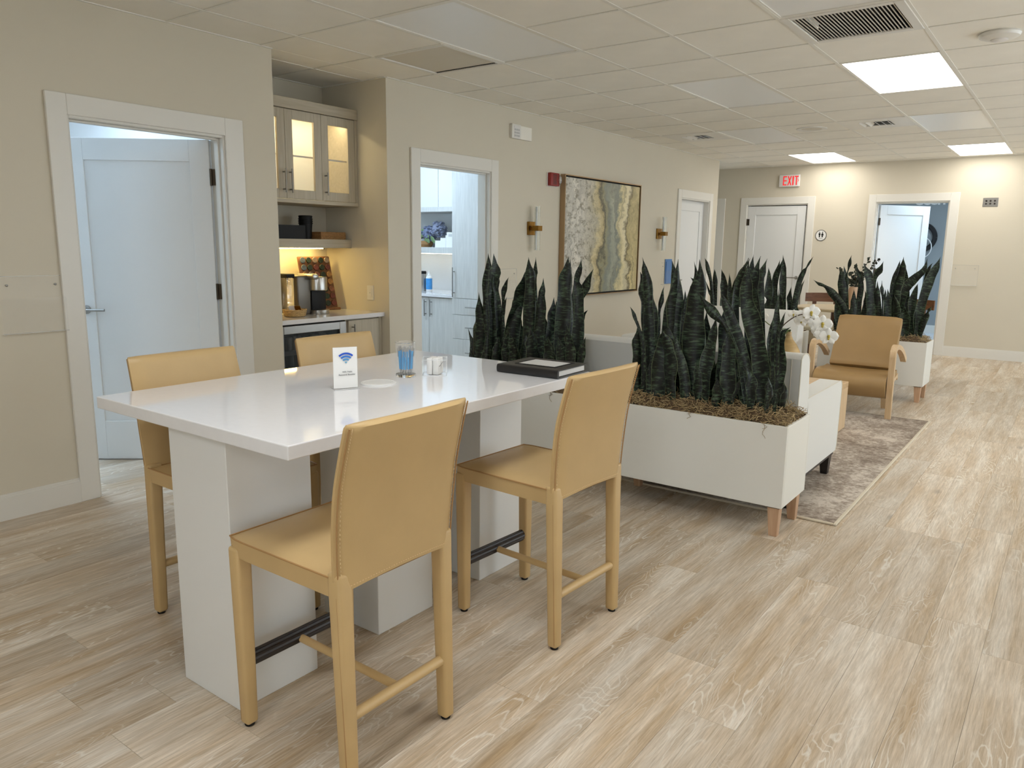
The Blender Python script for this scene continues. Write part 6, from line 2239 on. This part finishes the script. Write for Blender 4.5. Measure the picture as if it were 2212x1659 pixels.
# orchid in a gourd vase
t = thing('orchid', 'white orchid with two arching stems in an ivory and gold gourd vase', 'orchid', (2.475, 3.60, 0.3855))
prof = [(0.0, 0.0), (0.050, 0.0), (0.075, 0.03), (0.095, 0.10), (0.100, 0.17), (0.092, 0.235), (0.062, 0.290), (0.034, 0.325), (0.022, 0.355), (0.020, 0.385), (0.0, 0.385)]
obj('vase', MB().lathe(prof[:5], 32).lathe(prof[4:5] + [(0.098, 0.19)], 32), 'ivory_glaze', t)
obj('glaze_band', MB().lathe([(0.0985, 0.188), (0.100, 0.20)] + prof[5:], 32), 'gold_glaze', t)
for (a_, ln, dz) in ((170, 0.12, 0.0), (265, 0.10, 0.0)):
    pts = smooth_path([(0, 0, 0.38), (math.cos(R(a_)) * ln * 0.5, math.sin(R(a_)) * ln * 0.5, 0.40 + dz), (math.cos(R(a_)) * ln, math.sin(R(a_)) * ln, 0.355)], 8)
    s_ = Vector((-math.sin(R(a_)), math.cos(R(a_)), 0))
    lb = MB()
    vs, fs = [], []
    for i, p in enumerate(pts):
        wd = 0.024 * math.sin(PI * (0.12 + 0.88 * i / 8)) + 0.002
        vs += [Vector(p) - s_ * wd + Vector((0, 0, 0.006)), Vector(p) - Vector((0, 0, 0.002)), Vector(p) + s_ * wd + Vector((0, 0, 0.006)), Vector(p) + Vector((0, 0, 0.003))]
    for i in range(8):
        for k in range(4):
            q0, q1 = i * 4 + k, i * 4 + (k + 1) % 4
            fs.append((q0, q1, q1 + 4, q0 + 4))
    lb.add(vs, fs)
    obj('leaf', lb, 'orchid_leaf', t)


def orchid_flower(parent, c, facing, size, rr):
    """five broad petals round a yellow lip"""
    f = Vector(facing).normalized()
    up = Vector((0, 0, 1)) - f * f.z
    up.normalize()
    rt2 = up.cross(f)
    B = Matrix((rt2, up, f)).transposed().to_4x4()
    B.translation = Vector(c)
    core = obj('flower', MB().ball((0, 0, 0.006), size * 0.16, size * 0.2, size * 0.16, 8, 6, B).ball((0, -size * 0.22, 0.012), size * 0.12, size * 0.16, size * 0.10, 8, 5, B), 'petal_core', parent)
    for k, (ang_, w_, ln) in enumerate(((90, 0.56, 0.95), (6, 0.92, 1.0), (174, 0.92, 1.0), (-50, 0.50, 0.92), (230, 0.50, 0.92))):
        a_ = R(ang_ + rr.uniform(-6, 6))
        pm = MB()
        vs, fs = [], []
        n, m_ = 7, 4
        for i in range(n + 1):
            v = i / n
            wd = w_ * size * (math.sin(PI * min(1, 0.08 + 0.92 * v)) ** 0.6)
            for j in range(m_ + 1):
                u = j / m_ * 2 - 1
                x, y = u * wd * 0.62, v * ln * size
                z = 0.004 + 0.16 * size * v * v * 0.6 - 0.10 * size * u * u * (0.5 + 0.5 * v)
                ca_, sa_ = math.cos(a_ - PI / 2), math.sin(a_ - PI / 2)
                vs.append(B @ Vector((x * ca_ - y * sa_, x * sa_ + y * ca_, z)))
        o2 = len(vs)
        vs += [p - f * 0.0012 for p in vs]
        for i in range(n):
            for j in range(m_):
                q = i * (m_ + 1) + j
                fs.append((q, q + 1, q + m_ + 2, q + m_ + 1))
                fs.append((o2 + q, o2 + q + m_ + 1, o2 + q + m_ + 2, o2 + q + 1))
        pm.add(vs, fs)
        obj('petal', pm, 'petal', core, smooth=60)
    return core


rr = random.Random(2)
OL = Vector(t.location)


def at_px(px, py, y):
    return px_at(px, py, 1, y) - OL


st1 = [(0, 0, 0.38), tuple(at_px(1684, 716, 3.58)), tuple(at_px(1702, 694, 3.55)), tuple(at_px(1734, 679, 3.52)), tuple(at_px(1762, 692, 3.50)), tuple(at_px(1785, 715, 3.50)), tuple(at_px(1798, 735, 3.50))]
obj('stem', MB().tube(smooth_path(st1, 30), 0.0042, 6), 'stem_brown', t)
st2 = [(0, 0, 0.38), tuple(at_px(1660, 700, 3.60)), tuple(at_px(1636, 668, 3.60)), tuple(at_px(1628, 640, 3.60)), tuple(at_px(1632, 622, 3.60))]
obj('stem', MB().tube(smooth_path(st2, 24), 0.0040, 6), 'stem_green', t)
view = (CAM - OL).normalized()
for (px, py, y, sz) in ((1752, 675, 3.47, 0.066), (1738, 681, 3.55, 0.060), (1730, 692, 3.56, 0.055), (1777, 700, 3.45, 0.068), (1762, 697, 3.53, 0.058), (1768, 714, 3.52, 0.055), (1790, 727, 3.45, 0.066), (1775, 722, 3.50, 0.055),
                        (1714, 680, 3.56, 0.040), (1632, 630, 3.58, 0.045), (1637, 650, 3.55, 0.062), (1645, 683, 3.55, 0.050)):
    fv = view + Vector((rr.uniform(-0.35, 0.35), rr.uniform(-0.3, 0.3), rr.uniform(-0.35, 0.05)))
    orchid_flower(t, at_px(px, py, y), fv, sz * 1.08, rr)

# lounge chair: tan sling on bent beech frame
t = thing('lounge_chair', 'tan leather lounge chair with bent light wood arms', 'armchair', (2.775, 4.70, 0))
lx_, ly_ = t.location.x, t.location.y


def LC(pl):
    return [(y - ly_, z) for (y, z) in pl]


bp_ = smooth_path([(4.795, 0.375), (4.84, 0.44), (4.90, 0.56), (4.965, 0.70), (5.015, 0.815)], 14)
bo = ribbon(bp_, [0.030] + [0.040] * 12 + [0.034, 0.016])
bkm = MB()
nseg = 10
rows = []
out = LC(bo)
for k in range(nseg + 1):
    x = -0.262 + 0.524 * k / nseg
    u = k / nseg * 2 - 1
    dy = 0.018 * (1 - u * u)
    sq = 1.0 if abs(u) < 0.95 else 0.9
    rows.append([Vector((x, y + dy, z - (0.010 if abs(u) > 0.95 and z > 0.75 else 0.0))) for (y, z) in out])
n = len(out)
for r_ in rows:
    bkm.v.extend(r_)
for k in range(nseg):
    for i in range(n):
        j = (i + 1) % n
        bkm.f.append([k * n + i, k * n + j, (k + 1) * n + j, (k + 1) * n + i])
bkm.f.append(list(range(n))[::-1])
bkm.f.append(list(range(nseg * n, nseg * n + n)))
bo_ = obj('backrest', bkm, 'lounge_leather', t, smooth=45)
sp_ = smooth_path([(4.83, 0.345), (4.72, 0.335), (4.56, 0.345), (4.44, 0.345), (4.385, 0.305), (4.40, 0.245), (4.455, 0.19)], 22)
so_ = ribbon(sp_, [0.03] + [0.036] * 20 + [0.026, 0.012])
skm = MB()
rows = []
out = LC(so_)
for k in range(nseg + 1):
    x = -0.292 + 0.584 * k / nseg
    u = k / nseg * 2 - 1
    rows.append([Vector((x, y, z - 0.012 * (1 - u * u) * (1 if z > 0.3 else 0.3))) for (y, z) in out])
n = len(out)
for r_ in rows:
    skm.v.extend(r_)
for k in range(nseg):
    for i in range(n):
        j = (i + 1) % n
        skm.f.append([k * n + i, k * n + j, (k + 1) * n + j, (k + 1) * n + i])
skm.f.append(list(range(n))[::-1])
skm.f.append(list(range(nseg * n, nseg * n + n)))
obj('seat', skm, 'lounge_leather', t, smooth=45)
for sx in (-1, 1):
    x_a, x_b = sorted((sx * 0.300, sx * 0.345))
    fl_ = ribbon(smooth_path([(4.43, 0.012), (4.415, 0.20), (4.40, 0.40), (4.395, 0.54), (4.41, 0.590), (4.45, 0.612), (4.53, 0.610), (4.64, 0.585), (4.78, 0.530), (4.90, 0.46)], 34), [0.018] * 3 + [0.022] * 8 + [0.026] * 4 + [0.020] * 20)
    obj('arm_frame', MB().prism(LC(fl_), x_a, x_b, 0), 'beech', t, smooth=40)
    rl = ribbon([(4.72, 0.30), (4.80, 0.26), (4.86, 0.14), (4.90, 0.012)], [0.022, 0.026, 0.022, 0.016])
    xl0, xl1 = sorted((sx * 0.18, sx * 0.225))
    obj('rear_leg', MB().prism(LC(rl), xl0, xl1, 0), 'beech', t, smooth=40)
    xr0, xr1 = sorted((sx * 0.262, sx * 0.300))
    obj('side_rail', MB().prism(LC(ribbon([(4.42, 0.27), (4.62, 0.29), (4.84, 0.33)], 0.016)), xr0, xr1, 0), 'beech', t, smooth=40)
obj('cross_rail', MB().tube([(-0.30, 4.84 - ly_, 0.30), (0.30, 4.84 - ly_, 0.30)], 0.014, 8), 'beech', t)

# ================================================================== dining corner behind the plants
t = thing('dining_table', 'pale oak dining table with brown pedestal behind the plants', 'table', (2.00, 6.95, 0))
obj('top', MB().lathe([(0.0, 0.712), (0.43, 0.712), (0.445, 0.722), (0.45, 0.738), (0.44, 0.745), (0.0, 0.745)], 48), 'pale_oak', t)
obj('pedestal', MB().lathe([(0.045, 0.02), (0.045, 0.71), (0.10, 0.712)], 20), 'walnut_v', t)
obj('foot', MB().lathe([(0.25, 0.0), (0.25, 0.012), (0.06, 0.03), (0.045, 0.035)], 28), 'walnut_v', t)


def dining_chair(x, y, rz, label):
    """brown wooden chair, curved top rail; +y is the front"""
    t = thing('dining_chair', label, 'chair', (x, y, 0), rz, 'brown wooden dining chairs')
    n = 12
    rl = MB()
    rows = []
    for k in range(n + 1):
        u = k / n * 2 - 1
        xx, yy = 0.24 * u, -0.21 - 0.035 * (1 - u * u)
        zt = 0.862 - 0.004 * u * u
        rows.append([Vector((xx, yy - 0.013, 0.752)), Vector((xx, yy + 0.013, 0.750)), Vector((xx, yy + 0.010, zt)), Vector((xx, yy - 0.010, zt))])
    for r_ in rows:
        rl.v.extend(r_)
    for k in range(n):
        for i in range(4):
            j = (i + 1) % 4
            rl.f.append([k * 4 + i, k * 4 + j, (k + 1) * 4 + j, (k + 1) * 4 + i])
    rl.f.append([3, 2, 1, 0])
    rl.f.append([n * 4 + i for i in range(4)])
    obj('top_rail', rl, 'walnut', t, smooth=40)
    obj('seat', MB().bbox(-0.215, 0.215, -0.20, 0.215, 0.425, 0.465, 0.016, 2), 'apron_tan', t)
    for sx in (-1, 1):
        obj('back_post', MB().taper((sx * 0.13, -0.205), 0.035, 0.022, 0.45, (sx * 0.125, -0.232), 0.050, 0.020, 0.757, 0.003), 'walnut_v', t, smooth=0)
        for sy in (-1, 1):
            obj('leg', MB().taper((sx * 0.205, sy * 0.20), 0.024, 0.024, 0.0, (sx * 0.175, sy * 0.165), 0.036, 0.036, 0.428, 0.004), 'walnut_v', t, smooth=0)
    return t


dining_chair(1.76, 7.50, R(180 + 20), 'brown wooden dining chair left of the pale round table')
dining_chair(2.71, 7.02, R(168), 'brown wooden dining chair seen right of the rear snake plants')
t = thing('ottoman', 'tan upholstered bench with pale top behind the orchid', 'bench', (2.00, 6.42, 0))
obj('apron', MB().bbox(-0.24, 0.24, -0.20, 0.20, 0.37, 0.52, 0.012, 2), 'apron_tan', t)
obj('cushion', MB().bbox(-0.25, 0.25, -0.21, 0.21, 0.52, 0.565, 0.016, 3), 'apron_top', t)
for sx in (-1, 1):
    for sy in (-1, 1):
        obj('leg', MB().taper((sx * 0.21, sy * 0.17), 0.028, 0.028, 0.0, (sx * 0.19, sy * 0.15), 0.045, 0.045, 0.372, 0.003), 'walnut_v', t, smooth=0)
# vase with eucalyptus
t = thing('eucalyptus_vase', 'peach ceramic vase with dark eucalyptus sprigs on the dining table', 'vase', (2.165, 7.02, 0.745))
obj('vase', MB().lathe([(0.0, 0.0), (0.048, 0.0), (0.055, 0.01), (0.060, 0.10), (0.056, 0.20), (0.050, 0.238), (0.046, 0.238), (0.046, 0.20), (0.0, 0.19)], 28), 'peach_ceramic', t)
er = random.Random(5)
EL = Vector(t.location)
for (px, py) in ((1812, 580), (1878, 558), (1896, 561), (1852, 572), (1838, 590), (1862, 590)):
    tip = px_at(px, py, 1, 7.02 + er.uniform(-0.06, 0.06)) - EL
    pts = smooth_path([(0, 0, 0.15), (tip.x * 0.25, tip.y * 0.2, 0.28), (tip.x * 0.6, tip.y * 0.6, 0.24 + (tip.z - 0.24) * 0.55), tuple(tip)], 16)
    sg_ = obj('sprig', MB().tube(pts, 0.0028, 5), 'stem_brown', t)
    lv = MB()
    for i in range(4, 17):
        p = Vector(pts[i])
        for s_ in (-1, 1):
            a = er.uniform(0, 2 * PI)
            T2 = Matrix.Translation(p + Vector((math.cos(a), math.sin(a), 0.2)) * 0.018) @ Matrix.Rotation(er.uniform(0, 3), 4, 'Z') @ Matrix.Rotation(er.uniform(-1, 1), 4, 'X')
            lv.ball((0, 0, 0), 0.019, 0.004, 0.016, 7, 4, T2)
    lo = obj('leaves', lv, 'eucalyptus', sg_)
    lo['kind'] = 'stuff'
